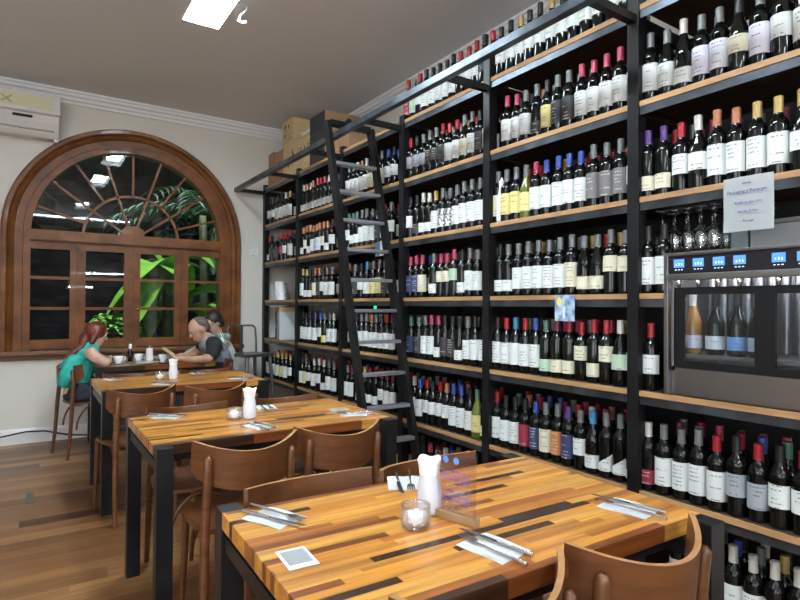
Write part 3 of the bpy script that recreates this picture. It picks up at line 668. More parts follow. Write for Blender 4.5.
# containers on top of the dispenser
cont = [('storage_box', (S+.26, .99, MZ1+.0005), (.09,.10,.12), (.30,.31,.32), 'grey plastic box on top of the dispenser behind the paper sign'), ('canister', (S+.25, 1.14, MZ1+.0005), (.06,.035,.11), (.22,.27,.29), 'bluish grey canister on top of the dispenser under the glasses'), ('tray_stack', (S+.24, .80, MZ1+.0005), (.10,.07,.09), (.25,.25,.26), 'stack of dark trays on top of the dispenser at the right')]
for nme, l, (a, c, h_), col, tx in cont:
    o = thing(nme, tx, nme.replace('_', ' '), l)
    quick('body', mat(nme+'_mat', col, .4), o, lambda b: box(b, -a, a, -c, c, 0, h_*.85, bev=.006))
    quick('lid', mat(nme+'_lid', tuple(v*.6 for v in col), .4), o, lambda b: box(b, -a-.004, a+.004, -c-.004, c+.004, h_*.85+.0005, h_, bev=.004))
# paper sign and leaflet hanging on the shelf edges
MXS = Matrix.Rotation(PI/2, 4, 'X')
def sign_mx(x, y, z):   # text facing -x
    return Matrix.Translation((x, y, z)) @ Matrix.Rotation(-PI/2, 4, 'Z') @ Matrix.Rotation(PI/2, 4, 'X')
ps = thing('paper_sign', 'white printed paper in a plastic sleeve hanging above the wine dispenser', 'sign', (S-.016, 1.013, 1.79))
def sleeve(b):
    n = 8; z1, z0 = .0, -.205
    P = [[b.verts.new((-.006*math.sin(PI*i/n)+.004*(k/4)**2 - (.006 if k==4 and i in (0, n) else 0), .088-.176*i/n, z1+(z0-z1)*k/4)) for i in range(n+1)] for k in range(5)]
    for A, B in zip(P, P[1:]):
        for i in range(n): b.faces.new((A[i], A[i+1], B[i+1], B[i]))
    r = bmesh.ops.solidify(b, geom=b.faces[:], thickness=.0012)
quick('paper', M_PAPER, ps, sleeve, smooth=True, auto=60)
for s_, z, sz, m, al in (('Gracias', -.026, .010, M_INKV, 'CENTER'), ('Packaging y Recargas', -.056, .0165, M_INKV, 'CENTER'), ('-  Botella de agua chica', -.098, .0115, M_INKV, 'CENTER'), ('-  Botella de litro', -.132, .0115, M_INKV, 'CENTER'), ('-  Recarga', -.168, .0115, M_INKV, 'CENTER')):
    text_obj('lettering', s_, sz, m, ps, sign_mx(-.0098, 0, z), al, .0005)
lf = thing('leaflet', 'small glossy blue leaflet hanging from the fourth shelf edge', 'leaflet', (S-.010, 1.873, 1.355))
quick('sheet', noisy('leaflet_blue', (.10,.22,.42), (.50,.62,.70), 26, .25), lf, lambda b: box(b, -.001, .0, -.062, .062, -.13, 0))
quick('emblem', mat('leaflet_yellow', (.75,.65,.15), .4), lf, lambda b: bmesh.ops.create_cone(b, cap_ends=True, segments=20, radius1=.015, radius2=.015, depth=.001, matrix=Matrix.Translation((-.0016, .035, -.032)) @ Matrix.Rotation(PI/2, 4, 'Y') @ Matrix.Diagonal((1.5,1,1,1))))
quick('bottle_picture', mat('leaflet_white', (.65,.7,.75), .4), lf, lambda b: box(b, -.0019, -.0011, -.004, .012, -.115, -.06))
bk = thing('booklet', 'blue and white booklet leaning on the shelf edge behind the ladder', 'booklet', (S-.02, 3.60, LV['t5']+.0))
quick('cover', mat('booklet_blue', (.10,.18,.30), .3), bk, lambda b: box(b, -.018, -.012, -.0, .07, -.11, .0))
quick('page', M_PAPER, bk, lambda b: box(b, -.018, -.012, -.06, -.001, -.105, .005))
pch = thing('spouted_pouch', 'slim white pouch standing at the left end of the third shelf', 'pouch', (S+.03, 2.385, LV['t5']+.0005))
quick('body', M_WHITE, pch, lambda b: (tube(b, [(0,0,0),(0,.0,.02),(0,.0,.14),(0,-.01,.20),(0,-.018,.235),(0,-.02,.26)], [.012,.017,.015,.008,.016,.004], 12)), smooth=True)
gl = thing('green_indicator', 'small green glowing sensor on the rack back behind the ladder', 'indicator', (S+.20, 4.05, LV['t4']-.062))
quick('lamp', M_GREENLED, gl, lambda b: box(b, -.008, .0, -.018, .018, -.022, .008, bev=.004)); quick('mount', M_BLACKP, gl, lambda b: box(b, .0005, .012, -.02, .02, -.024, .037))

# ------------------------------------------------------------------ boxes on top of the rack
def carton(y0, y1, z0, z1, m, label, deco=None, x0=S+.03, dx=.36, lid=False, name='cardboard_box', txt=None):
    o = thing(name, label, 'box', (x0+dx/2, (y0+y1)/2, z0+.0005)); hx, hy, h_ = dx/2, (y1-y0)/2-.001, z1-z0-.001
    quick('body', m, o, lambda b: box(b, -hx, hx, -hy, hy, 0, h_-.006, bev=.002))
    quick('lid', m, o, lambda b: (box(b, -hx-.002, hx+.002, -hy, -.002, h_-.0055, h_), box(b, -hx-.002, hx+.002, .002, hy, h_-.0055, h_)))
    if txt: text_obj('stencil_print', txt, (z1-z0)*.3, mat('stencil_brown', (.10,.04,.02), .7), o, sign_mx(-hx-.0005, 0, h_*.6))
    if deco:
        def sil(b):
            rnd = random.Random(len(label)); 
            for k in range(deco):
                yy = -hy*.5+hy*1.0*rnd.random(); zz = h_*(.25+.5*rnd.random()); s_ = .012+.02*rnd.random()
                prism(b, [(yy+s_*math.cos(a)*rnd.uniform(.4,1), zz+s_*math.sin(a)*rnd.uniform(.7,1.4)) for a in [2*PI*q/8 for q in range(8)]], 'x', -hx-.002-.0001*k, -hx-.0003)
        quick('printed_emblem', mat('emblem_ink', (.09,.07,.07), .7), o, sil)
    return o
T7 = LV['t7']
carton(5.99, 6.16, T7, 3.02, M_CARD, 'brown cardboard box at the far end of the rack top', dx=.30)
carton(5.72, 5.985, T7, 3.00, M_CARD, 'brown box second from the far end of the rack top', 3, x0=S+.04)
carton(5.345, 5.715, T7, 3.04, M_CRATE, 'pale wooden crate with dark emblem on the rack top, below a taller crate', 7)
carton(5.44, 5.71, 3.041, 3.265, M_CRATE, 'pale wooden crate stacked on top of the other crates', 4, x0=S+.02, dx=.30)
carton(4.97, 5.34, T7, 3.00, M_CRATE, 'pale wooden crate with stencilled letters on the rack top', txt='F A E', x0=S+.03)
carton(4.99, 5.30, 3.001, 3.06, M_TRIM, 'flat white box on top of the stencilled crate', x0=S+.06)
M_CHAR = noisy('charcoal_card', (.022,.022,.026), (.034,.034,.038), 6, .6)
for z0, z1, tx in ((T7, 2.92, 'brown carton with charcoal front on the rack top, lower of two'), (2.921, 3.10, 'brown carton with charcoal front, stacked upper one near the ladder top')):
    o = carton(4.63, 4.962, z0, z1, M_CARD, tx, x0=S+.0, dx=.38)
    quick('front_panel', M_CHAR, o, lambda b: box(b, -.1935, -.1925, -.163, .163, .001, z1-z0-.002))
carton(4.45, 4.622, T7, 2.86, M_CARD, 'small brown cardboard box on the rack top beneath the ladder top bar', x0=S+.03, dx=.34)
carton(4.26, 4.442, T7, 2.84, M_CARD, 'small brown cardboard box on the rack top right of the ladder rail', x0=S+.04)
hat = tag(quick('dark_bowl', M_CHAR, None, lambda b: lathe(b, [(0,.10),(.04,.098),(.075,.075),(.09,.03),(.095,0),(.088,0),(.083,.03),(.07,.068),(.038,.09),(0,.092)], 20), smooth=True, loc=(S+.28, 4.02, T7+.0005)), 'dark upturned bowl on the rack top near the ladder', 'bowl')

# things in the leftmost bay
dc = thing('decanter', 'clear glass decanter on the dark shelf of the leftmost bay', 'decanter', (S+.2, 6.03, LV['t4']+.0005))
quick('vessel', M_GLASS, dc, lambda b: lathe(b, [(0,0),(.05,.002),(.06,.03),(.05,.07),(.018,.12),(.015,.17),(.022,.19),(.020,.19),(.013,.17),(.015,.12),(.045,.07),(.055,.03),(.045,.006),(0,.005)], 20), smooth=True)
pp = thing('paper_bag', 'white crumpled paper bag drooping over the dark shelf of the leftmost bay', 'paper bag', (S+.05, 5.80, LV['t4']+.0005))
def bag(b):
    rnd = random.Random(4); R_ = []
    for k, (z, w_) in enumerate(((0,.085),(.05,.08),(.10,.06),(.16,.05),(.2,.045))):
        R_.append([b.verts.new((.05*math.sin(a)+rnd.uniform(-.006,.006), w_*math.cos(a)+rnd.uniform(-.008,.008)+.02*k*.5, z)) for a in [2*PI*q/14 for q in range(14)]])
    for A, B in zip(R_, R_[1:]):
        for q in range(14): b.faces.new((A[q], A[(q+1)%14], B[(q+1)%14], B[q]))
    b.faces.new(R_[0])
quick('bag', M_CLOTH, pp, bag)
cx_ = thing('display_carton', 'black and pale grey gift carton with golden lid in the leftmost bay', 'carton', (S+.15, 5.87, LV['t3']+.0005), -.25)
quick('grey_side', mat('pale_grey_card', (.50,.53,.56), .5), cx_, lambda b: box(b, -.11, .11, -.23, -.0005, 0, .30, bev=.003))
quick('black_side', M_CHAR, cx_, lambda b: (box(b, -.11, .11, .0005, .145, 0, .30, bev=.003)))
quick('emblem', M_WHITE, cx_, lambda b: prism(b, [(.06,.12),(.085,.12),(.09,.15),(.08,.17),(.065,.165)], 'x', -.1125, -.1102))
quick('lid', mat('gold_card', (.50,.34,.13), .5), cx_, lambda b: box(b, -.115, .115, -.235, .15, .301, .35, bev=.004))

# ------------------------------------------------------------------ tables
def table(loc, rz, tx, L_=1.06, Wd=.645, n='dining_table'):
    t = thing('dining_table', tx, 'table', loc, rz, 'butcher block dining tables')
    quick('tabletop', M_TOP, t, lambda b: box(b, -L_/2, L_/2, -Wd/2, Wd/2, .718, .76, bev=.0025))
    for sx in (-1, 1):
        for sy in (-1, 1):
            quick('leg', M_STEEL, t, lambda b: box(b, sx*L_/2-(.06 if sx > 0 else 0), sx*L_/2+(.06 if sx < 0 else 0), sy*Wd/2+(0.0008 if sy > 0 else -.0608), sy*Wd/2+(.0608 if sy > 0 else -.0008), 0, .7595, bev=.002))
        quick('end_rail', M_STEEL, t, lambda b: box(b, sx*(L_/2-.03)-.02, sx*(L_/2-.03)+.02, -Wd/2, Wd/2, .655, .695))
    for s in (-1, 1): quick('side_rail', M_STEEL, t, lambda b: box(b, -L_/2+.05, L_/2-.05, s*(Wd/2-.03)-.012, s*(Wd/2-.03)+.012, .69, .717))
    return t
table((.943, 1.115, 0), math.radians(-1.6), 'nearest butcher block table holding the acrylic menu stand')
table((.934, 2.595, 0), 0, 'second butcher block table from the viewer, beside the ladder foot')
table((.918, 4.235, 0), 0, 'third butcher block table, in front of the diners')
table((1.02, 5.70, 0), 0, 'far butcher block table under the window where three people sit')

# ------------------------------------------------------------------ chairs
def make_chair():
    t = thing('dining_chair', 'x', 'chair', (0,0,0), 0, 'bentwood dining chairs')
    def seat(b):
        n = 28; top = []; bot = []
        for k in range(n):
            a = 2*PI*k/n; r = 1/(abs(math.cos(a))**3.2+abs(math.sin(a))**3.2)**(1/3.2)
            x = r*math.cos(a)*(.195+.015*math.sin(a)); y = r*math.sin(a)*.195
            top.append((x, y)); 
        rings = []
        for s, z in ((.2,.452),(.6,.455),(.92,.466),(1,.464),(1,.448),(.9,.444)): rings.append([b.verts.new((x*s, y*s, z)) for x, y in top])
        for A, B in zip(rings, rings[1:]):
            for k in range(n): b.faces.new((A[k], A[(k+1)%n], B[(k+1)%n], B[k]))
        b.faces.new(rings[0]); b.faces.new(rings[-1])
    quick('seat', M_CHAIR, t, seat, smooth=True, auto=50)
    yc, hw, sag = -.25, .20, .125
    def ay(x): return yc + sag*(abs(x)/hw)**2
    def back(b):
        n = 22; th = .013; g = []
        for k in range(n+1):
            u = -1+2*k/n; x = hw*u; y = ay(x); d = Vector((1, 2*sag/hw*u, 0)).normalized(); nn = Vector((-d.y, d.x, 0))
            zb = .615 + .05*abs(u)**3; zt = .760 + .033*u*u
            if abs(u) > .93: zb += .02
            tilt = -.10
            P = []
            for z in (zb, (zb+zt)/2, zt):
                for s in (-.5, .5): P.append(b.verts.new((x+nn.x*th*s, y+nn.y*th*s+tilt*(z-.70), z)))
            g.append(P)
        for A, B in zip(g, g[1:]):
            for i, (p, q) in enumerate(((0,2),(2,4),(1,3),(3,5))): b.faces.new((A[p], A[q], B[q], B[p]))
            f = b.faces.new((A[4], A[5], B[5], B[4])); f.material_index = 1
            f = b.faces.new((A[0], A[1], B[1], B[0])); f.material_index = 1
        for e in (g[0], g[-1]):
            b.faces.new((e[0], e[1], e[3], e[2])); b.faces.new((e[2], e[3], e[5], e[4]))
    quick('backrest', [M_CHAIR, M_CHAIREDGE], t, back, smooth=True, auto=45)
    for s in (-1, 1):
        px = s*.158; yy = ay(px)
        quick('rear_leg', M_CHAIR, t, lambda b: tube(b, [(s*.175, -.235, 0), (s*.172, -.215, .2), (s*.168, -.203, .44), (px, yy-.024+.007, .63), (px, yy-.024-.004, .732), (px, yy-.024-.005, .744)], [.012,.015,.017,.0165,.0155,.008], 10), smooth=True, auto=60)
        quick('front_leg', M_CHAIR, t, lambda b: tube(b, [(s*.18, .185, 0), (s*.172, .17, .25), (s*.168, .165, .444)], [.011,.014,.017], 10), smooth=True, auto=60)
        def brace(b):
            P = []
            for k in range(13):
                a = PI*k/12; P.append((s*.150, -.0+.15*math.cos(a)-.01, .235+.20*math.sin(a)))
            tube(b, P, .0085, 8)
        quick('brace', M_CHAIR, t, brace, smooth=True)
    quick('front_brace', M_CHAIR, t, lambda b: tube(b, [(.145*math.cos(PI*k/12), .165, .25+.185*math.sin(PI*k/12)) for k in range(13)], .0085, 8), smooth=True)
    return t
chair0 = make_chair(); first = [True]
def chair(x, y, rz, tx, group='bentwood dining chairs'):
    o = chair0 if first[0] else copy_tree(chair0); first[0] = False
    o.location = (x, y, 0); o.rotation_euler = (0, 0, math.radians(rz)); o['label'] = tx; return o
chair(.74, .935, -5, 'wooden chair at bottom edge, left one at the near side of the nearest table')
chair(1.178, .905, -8, 'wooden chair with worn light top edge, lower right at the nearest table')
chair(.70, 1.365, 180, 'wooden chair back peeking over the nearest table, left one behind it')
chair(1.112, 1.33, 183, 'wooden chair back peeking over the nearest table, right one behind the menu stand')
chair(.722, 2.27, -3, 'wooden chair with full curved back, left one at near side of second table')
chair(1.135, 2.30, -3, 'wooden chair, right one at near side of second table, beside the black leg')
chair(.69, 2.825, 180, 'wooden chair behind the left half of the second table')
chair(1.20, 2.825, 178, 'wooden chair behind the right half of the second table')
chair(.575, 3.88, 9, 'wooden chair, left one at near side of third table')
chair(1.003, 3.79, 7, 'wooden chair, right one at near side of third table')
chair(.67, 4.475, 181, 'wooden chair behind the left half of the third table')
chair(1.20, 4.475, 179, 'wooden chair behind the right half of the third table')
chair(.47, 5.63, -74, 'wooden chair the red haired woman sits on')
chair(1.44, 5.53, 88, 'wooden chair behind the man in the grey and black shirt')

# metal chair
mch = thing('metal_chair', 'tall grey metal chair with arched back standing in the far corner by the rack', 'chair', (2.0, 5.86, 0), math.radians(195))
M_GUN = mat('gunmetal', (.16,.16,.165), .35, .8)
quick('seat', M_GUN, mch, lambda b: box(b, -.175, .175, -.165, .165, .755, .785, bev=.008))
def mback(b):
    P = [(-.165, -.150, .78), (-.175, -.165, .90), (-.175, -.185, 1.03)] + [(-.175+.05*(1-math.cos(a)), -.188, 1.03+.045*math.sin(a)) for a in (PI/6, PI/3, PI/2)]
    P += [(-p[0], p[1], p[2]) for p in reversed(P)]
    tube(b, P, .0105, 8)
quick('back_frame', M_GUN, mch, mback, smooth=True)
quick('back_slat', M_GUN, mch, lambda b: prism(b, [(-.012, .785), (.012, .785), (.014, 1.07), (-.014, 1.07)], 'y', -.186, -.180))
for sx in (-1, 1):
    for sy in (-1, 1):
        quick('leg', M_GUN, mch, lambda b: tube(b, [(sx*.19, sy*.19, 0), (sx*.14, sy*.14, .76)], [.012,.02], 6))
quick('foot_ring', M_GUN, mch, lambda b: [tube(b, [p, q_], .008, 6) for p, q_ in (((-.17,-.17,.28),(.17,-.17,.28)),((.17,-.17,.28),(.17,.17,.28)),((.17,.17,.28),(-.17,.17,.28)),((-.17,.17,.28),(-.17,-.17,.28)))])

# ------------------------------------------------------------------ things on the tables
TZ = .7605
def napkin(x, y, rz, tx, w_=.10, l_=.13):
    o = thing('napkin', tx, 'napkin', (x, y, TZ), rz, 'folded white napkins')
    def f(b):
        n = 6
        for lay in range(2):
            z = .0008+lay*.0016; s = 1-.03*lay
            g = [[b.verts.new((w_*(i/n-.5)*s+lay*.003, l_*(j/n-.5)*s, z+.0011*math.sin(i*1.7+j))) for i in range(n+1)] for j in range(n+1)]
            fs = []
            for j in range(n):
                for i in range(n): fs.append(b.faces.new((g[j][i], g[j][i+1], g[j+1][i+1], g[j+1][i])))
            bmesh.ops.solidify(b, geom=fs, thickness=-.0006)
    quick('cloth', M_CLOTH, o, f, smooth=True, auto=60); return o
def fork(b):
    tube(b, [(0,-.095,.004),(0,-.05,.005),(0,.02,.004),(0,.045,.005)], [.0042,.0038,.0022,.003], 8)
    prism(b, [(-.004,.043),(.004,.043),(.011,.058),(.011,.066),(-.011,.066),(-.011,.058)], 'z', .004, .006)
    for k in range(4): box(b, -.011+k*.0063, -.011+k*.0063+.0031, .066, .095, .004, .0058)
def knife(b):
    tube(b, [(0,-.10,.004),(0,-.06,.005),(0,-.01,.0042)], [.0048,.0045,.0035], 8)
    prism(b, [(-.004,-.01),(.006,-.01),(.008,.02),(.0075,.07),(.003,.095),(-.004,.10)], 'z', .0034, .0048)
fk = None; kf = None
def setting(x, y, rz, where, scale=1, swap=1, spread=.018, order='fk'):
    """folded napkin with fork and knife on it; rz is the direction the tines point"""
    global fk, kf
    napkin(x, y, rz, 'white folded napkin under cutlery, '+where)
    if fk is None:
        bm = bmesh.new(); fork(bm); fk = mesh_obj('fork', bm, M_SILVER, None, True, auto=40); bm = bmesh.new(); knife(bm); kf = mesh_obj('knife', bm, M_SILVER, None, True, auto=40); a, b_ = fk, kf
    else: a, b_ = fk.copy(), kf.copy(); C.objects.link(a); C.objects.link(b_)
    for o, s, nm in ((a, -1, 'fork'), (b_, 1, 'knife')):
        d = Vector((s*spread*swap, .012*s, 0)); d.rotate(Matrix.Rotation(rz, 3, 'Z')); o.location = (x+d.x, y+d.y, TZ+.0035); o.rotation_euler = (0, 0, rz+s*.05)
        tag(o, f'steel {nm} on the napkin, {where}', nm, nm+'s on the tables' if nm == 'fork' else 'knives on the tables')
R = math.radians
setting(.862, .915, R(8), 'front centre of nearest table, below the menu stand')
setting(1.335, .900, R(10), 'front right corner of nearest table')
setting(.523, 1.345, R(205), 'back left of nearest table')
setting(.952, 1.395, R(150), 'far side of nearest table behind the shaker')
setting(.862, 2.395, R(10), 'front centre of second table')
setting(1.345, 2.42, R(60), 'front right corner of second table')
setting(1.045, 2.82, R(170), 'far side of second table')
setting(.565, 2.83, R(230), 'back left of second table')
setting(.515, 4.45, R(200), 'back left of third table')
setting(.768, 4.02, R(40), 'front centre of third table')
setting(1.11, 4.50, R(180), 'far side of third table')
setting(1.30, 4.05, R(50), 'front right corner of third table')
def card(x, y, rz, tx):
    o = thing('plastic_card', tx, 'card', (x, y, TZ), rz)
    quick('card', mat('card_white', (.72,.75,.78), .25, coat=.5), o, lambda b: box(b, -.033, .033, -.048, .048, 0, .0012, bev=.0004))
    quick('inner_panel', mat('card_grey', (.27,.28,.30), .4), o, lambda b: box(b, -.026, .026, -.030, .038, .0013, .0016))
card(.480, 1.105, R(-4), 'small white laminated card at the left edge of the nearest table')
card(1.343, 2.575, R(85), 'small laminated card on the right side of the second table')
nplace = ['nearest table', 'second table', 'third table']
for i, (x, y) in enumerate(((.872, 1.165), (.882, 2.600), (.885, 4.275))):
    o = thing('napkin_holder', 'white waisted holder stuffed with paper napkins on the '+nplace[i], 'napkin holder', (x, y, TZ))
    def body(b):
        prof = [(.0,.0),(.029,.001),(.031,.01),(.031,.04),(.029,.07),(.026,.090),(.0255,.100)]
        lathe(b, prof, 24)
    quick('holder', mat('milky_white', (.72,.74,.82), .15, coat=.5), o, body, smooth=True)
    def fl(b):
        rings = []
        for r, z in ((.0258,.100),(.027,.115),(.029,.128),(.031,.140),(.027,.139),(.012,.136)):
            sq = min(1, (z-.105)/.04); ring = []
            for k in range(24):
                a = 2*PI*k/24+.4; rr = r*(1+ sq*.16*(abs(math.cos(2*a))-.5)); ring.append(b.verts.new((rr*math.cos(a), rr*math.sin(a), z+.004*sq*math.cos(4*a))))
            rings.append(ring)
        for A, B in zip(rings, rings[1:]):
            for k in range(24): b.faces.new((A[k], A[(k+1)%24], B[(k+1)%24], B[k]))
        b.faces.new(rings[-1])
    quick('napkins', M_CLOTH, o, fl, smooth=True)
for i, (x, y) in enumerate(((.792, 1.112), (.815, 2.615), (.80, 4.29))):
    o = thing('sugar_jar', 'low clear glass jar filled with white sugar on the '+nplace[i], 'jar', (x, y, TZ))
    quick('glass', M_GLASS, o, lambda b: lathe(b, [(0,0),(.032,.0),(.036,.004),(.037,.02),(.036,.045),(.037,.052),(.034,.052),(.033,.045),(.034,.02),(.032,.006),(0,.005)], 24), smooth=True)
    quick('sugar', M_SUGAR, o, lambda b: lathe(b, [(0,.0055),(.031,.0065),(.0325,.012),(.033,.028),(.02,.034),(.008,.038),(0,.037)], 20), smooth=True)
# acrylic menu stand
ms_ = thing('menu_stand', 'clear acrylic menu sheet with violet print in a wooden block', 'menu stand', (.893, 1.085, TZ), R(105))
quick('wooden_block', wood('stand_wood', (.30,.17,.08), (.42,.26,.13), .5), ms_, lambda b: box(b, -.067, .067, -.011, .011, 0, .019, bev=.002))
shd = quick('acrylic_sheet', M_ACRYL, ms_, lambda b: box(b, -.062, .062, -.0015, .0015, .0195, .165))
def printmark(b, lines):
    rnd = random.Random(5)
    for k, (z, hh) in enumerate(lines):
        x = -.045
        while x < .04:
            w_ = rnd.uniform(.003,.007); h2 = hh*rnd.uniform(.4,1)
            if rnd.random() < .8: box(b, x, x+w_*.5, .00155, .0018, z, z+h2)
            x += w_
M_VP = mat('violet_print', (.22,.10,.50), .5)
quick('printed_heading', M_VP, shd, lambda b: printmark(b, ((.118,.006),(.108,.006),(.098,.008))))
quick('printed_text', M_VP, shd, lambda b: printmark(b, ((.066,.006),(.056,.006),(.046,.007))))
quick('logo', mat('blue_print', (.10,.30,.85), .5), shd, lambda b: [bmesh.ops.create_cone(b, cap_ends=True, segments=18, radius1=.0085, radius2=.0085, depth=.0003, matrix=Matrix.Translation((x, .0018, .148)) @ Matrix.Rotation(PI/2, 4, 'X')) for x in (.028, -.004)])

# far table crockery
def cup(x, y, tx, s=1):
    o = thing('coffee_cup', tx, 'cup', (x, y, TZ+.0105), 0, 'coffee cups on the far table'); o.scale = (s,)*3
    quick('bowl', M_WHITE, o, lambda b: lathe(b, [(0,0),(.022,0),(.030,.012),(.038,.035),(.041,.058),(.038,.058),(.035,.035),(.027,.014),(0,.005)], 20), smooth=True)
    quick('handle', M_WHITE, o, lambda b: tube(b, [(.036,0,.05),(.055,0,.05),(.06,0,.035),(.052,0,.02),(.033,0,.02)], .004, 6), smooth=True)
    p = tag(quick('saucer', M_WHITE, None, lambda b: lathe(b, [(0,0),(.035,0),(.07,.008),(.072,.0105),(.035,.004),(.02,.0095),(0,.0095)], 24), smooth=True, loc=(x, y, TZ)), 'white saucer under '+tx, 'saucer', 'saucers')
cup(.69, 5.62, 'the cup nearest the red haired woman')
cup(.885, 5.80, 'the middle cup beside the dark bottle')
cup(1.07, 5.62, 'the cup nearest the man')
o = thing('sauce_bottle', 'small dark bottle with pale cap on the far table', 'bottle', (.81, 5.78, TZ))
quick('body', G_BLACK, o, lambda b: lathe(b, [(0,0),(.024,.001),(.026,.01),(.026,.085),(.013,.11),(.011,.13),(0,.13)], 16), smooth=True); quick('cap', M_WHITE, o, lambda b: lathe(b, [(.0125,.12),(.0135,.165),(0,.168)], 12), smooth=True)
o = thing('water_glass', 'small clear tumbler on the far table', 'glass', (.755, 5.72, TZ))
quick('glass', M_GLASS, o, lambda b: lathe(b, [(0,0),(.028,0),(.032,.09),(.030,.09),(.026,.006),(0,.006)], 18), smooth=True)
o = thing('salt_shaker', 'tall white shaker with metal pourer on the far table', 'shaker', (.965, 5.70, TZ))
quick('body', M_WHITE, o, lambda b: lathe(b, [(0,0),(.031,.001),(.033,.02),(.031,.10),(.028,.125),(0,.127)], 18), smooth=True); quick('pourer', M_SILVER, o, lambda b: tube(b, [(0,0,.127),(0,0,.145),(.02,0,.158)], [.012,.007,.004], 8), smooth=True)
o = tag(quick('plate', M_WHITE, None, lambda b: lathe(b, [(0,0),(.05,0),(.095,.012),(.097,.015),(.05,.004),(0,.004)], 28), smooth=True, loc=(.90, 5.52, TZ)), 'white plate on the near side of the far table', 'plate')
o = thing('phone', 'black phone lying on the far table near the man', 'phone', (1.08, 5.45, TZ), .4)
quick('case', M_BLACKP, o, lambda b: box(b, -.075, .075, -.037, .037, 0, .009, bev=.003)); quick('screen', M_DARKSCR, o, lambda b: box(b, -.07, .07, -.033, .033, .0091, .0096))
napkin(.73, 5.47, .5, 'crumpled white napkin on the near left of the far table', .08, .08)

# ------------------------------------------------------------------ air conditioner and small wall things
ac = thing('air_conditioner', 'white wall air conditioner with cream front flap left of the window', 'air conditioner', (-.25, 6.16, 2.84))
quick('body', M_ACW, ac, lambda b: prism(b, [(-.12,.20),(-.115,.36),(-.09,.385),(.105,.385),(.105,.0),(-.02,.0),(-.05,.03),(-.095,.12)], 'x', -.62, .475))
quick('front_frame', M_ACW, ac, lambda b: box(b, -.63, .49, -.155, -.085, .185, .37, bev=.03), smooth=True, auto=50)
quick('front_flap', M_ACC, ac, lambda b: box(b, -.60, .43, -.1575, -.1551, .222, .335, bev=.001))
quick('emblem', mat('emblem_olive', (.36,.36,.22), .5), ac, lambda b: prism(b, [(x_, z_-.008) for x_, z_ in ((.04,.315),(.075,.288),(.11,.315),(.125,.315),(.085,.276),(.13,.252),(.10,.252),(.075,.268),(.05,.252),(.02,.252),(.066,.277),(.025,.315))], 'y', -.1592, -.1576))
quick('display_slot', M_BLACKP, ac, lambda b: prism(b, [(.12,.145),(.27,.145),(.27,.165),(.12,.165)], 'y', -.120, -.085))
quick('louvre', M_ACG, ac, lambda b: box(b, -.60, .44, -.085, -.06, .05, .062)); quick('drain_clip', M_WHITE, ac, lambda b: box(b, .44, .475, -.03, .02, -.03, -.001, bev=.004))
so_ = thing('wall_switch', 'small white switch box on the wall left of the rack', 'switch', (2.165, D-.001, 1.915))
quick('plate', M_TRIM, so_, lambda b: box(b, -.04, .04, -.022, 0, -.045, .045, bev=.004)); quick('button', M_WHITE, so_, lambda b: box(b, -.015, .015, -.027, -.0225, -.02, .02, bev=.002))
cb_ = tag(quick('power_cable', M_BLACKP, None, lambda b: tube(b, [(-2.0, 6.22, .12), (-.6, 6.21, .10), (-.2, 6.2, .09), (.0, 6.19, .12), (.15, 6.2, .11), (.35, 6.19, .05), (.6, 6.18, .02), (1.2, 6.2, .012)], .007, 6), smooth=True), 'dark cable running along the baseboard under the window', 'cable')
fp = tag(quick('floor_plate', mat('floor_plate_metal', (.10,.10,.09), .4, .3), None, lambda b: box(b, -.022, .022, -.12, .12, 0.0002, .0022, bev=.0008), loc=(.03, 4.48, 0)), 'small dark metal plate screwed to the floorboards', 'floor plate')

# ------------------------------------------------------------------ people
M_SKIN = noisy('skin', (.56,.33,.25), (.62,.38,.29), 12, .5); M_SKIN2 = noisy('skin_tan', (.46,.26,.18), (.52,.30,.21), 12, .5)
M_HAIR_R = wood('red_hair', (.07,.010,.006), (.20,.035,.018), .45, .05, (50,50,8)); M_HAIR_D = wood('dark_hair', (.012,.01,.01), (.03,.025,.022), .4, .1, (30,30,6)); M_HAIR_S = noisy('cropped_hair', (.07,.055,.045), (.12,.10,.085), 60, .8)
M_TEAL = noisy('teal_cloth', (.02,.36,.30), (.05,.48,.40), 14, .8, .4); M_GREYS = noisy('grey_shirt', (.17,.20,.24), (.22,.25,.29), 30, .85, .3); M_BLK = noisy('black_cloth', (.012,.012,.014), (.02,.02,.024), 20, .85); M_WHT = noisy('white_blouse', (.60,.60,.58), (.70,.70,.68), 14, .85, .3)
M_DENIM = noisy('dark_trousers', (.012,.014,.022), (.025,.028,.04), 30, .9)
M_EYE = mat('eye', (.02,.015,.012), .2); M_EYEW = mat('eye_white', (.7,.7,.68), .3); M_LIP = mat('lips', (.42,.14,.12), .5)
def cap_chain(b, pts, rs, seg=12, flat=1.0):
    """smooth tapered limb made of overlapping spheres and cones"""
    for p, r in zip(pts, rs): bmesh.ops.create_uvsphere(b, u_segments=seg, v_segments=8, radius=r, matrix=Matrix.Translation(p))
    for (p, r), (q, s) in zip(zip(pts, rs), zip(pts[1:], rs[1:])): tube(b, [p, q], [r*.995, s*.995], seg)
def remesh(name, bm, m, parent, vox=.007, sm=6, loc=None):
    me = bpy.data.meshes.new('tmp'); bm.to_mesh(me); bm.free(); o = bpy.data.objects.new('tmp', me); C.objects.link(o)
    rm = o.modifiers.new('r', 'REMESH'); rm.mode = 'VOXEL'; rm.voxel_size = vox; s = o.modifiers.new('s', 'SMOOTH'); s.iterations = sm; s.factor = .5
    dg = bpy.context.evaluated_depsgraph_get(); dg.update(); me2 = bpy.data.meshes.new_from_object(o.evaluated_get(dg)); bpy.data.objects.remove(o)
    me2.materials.clear(); me2.materials.append(m); me2.polygons.foreach_set('use_smooth', [True]*len(me2.polygons)); me2.name = name
    o = bpy.data.objects.new(name, me2); C.objects.link(o); o.parent = parent; return o
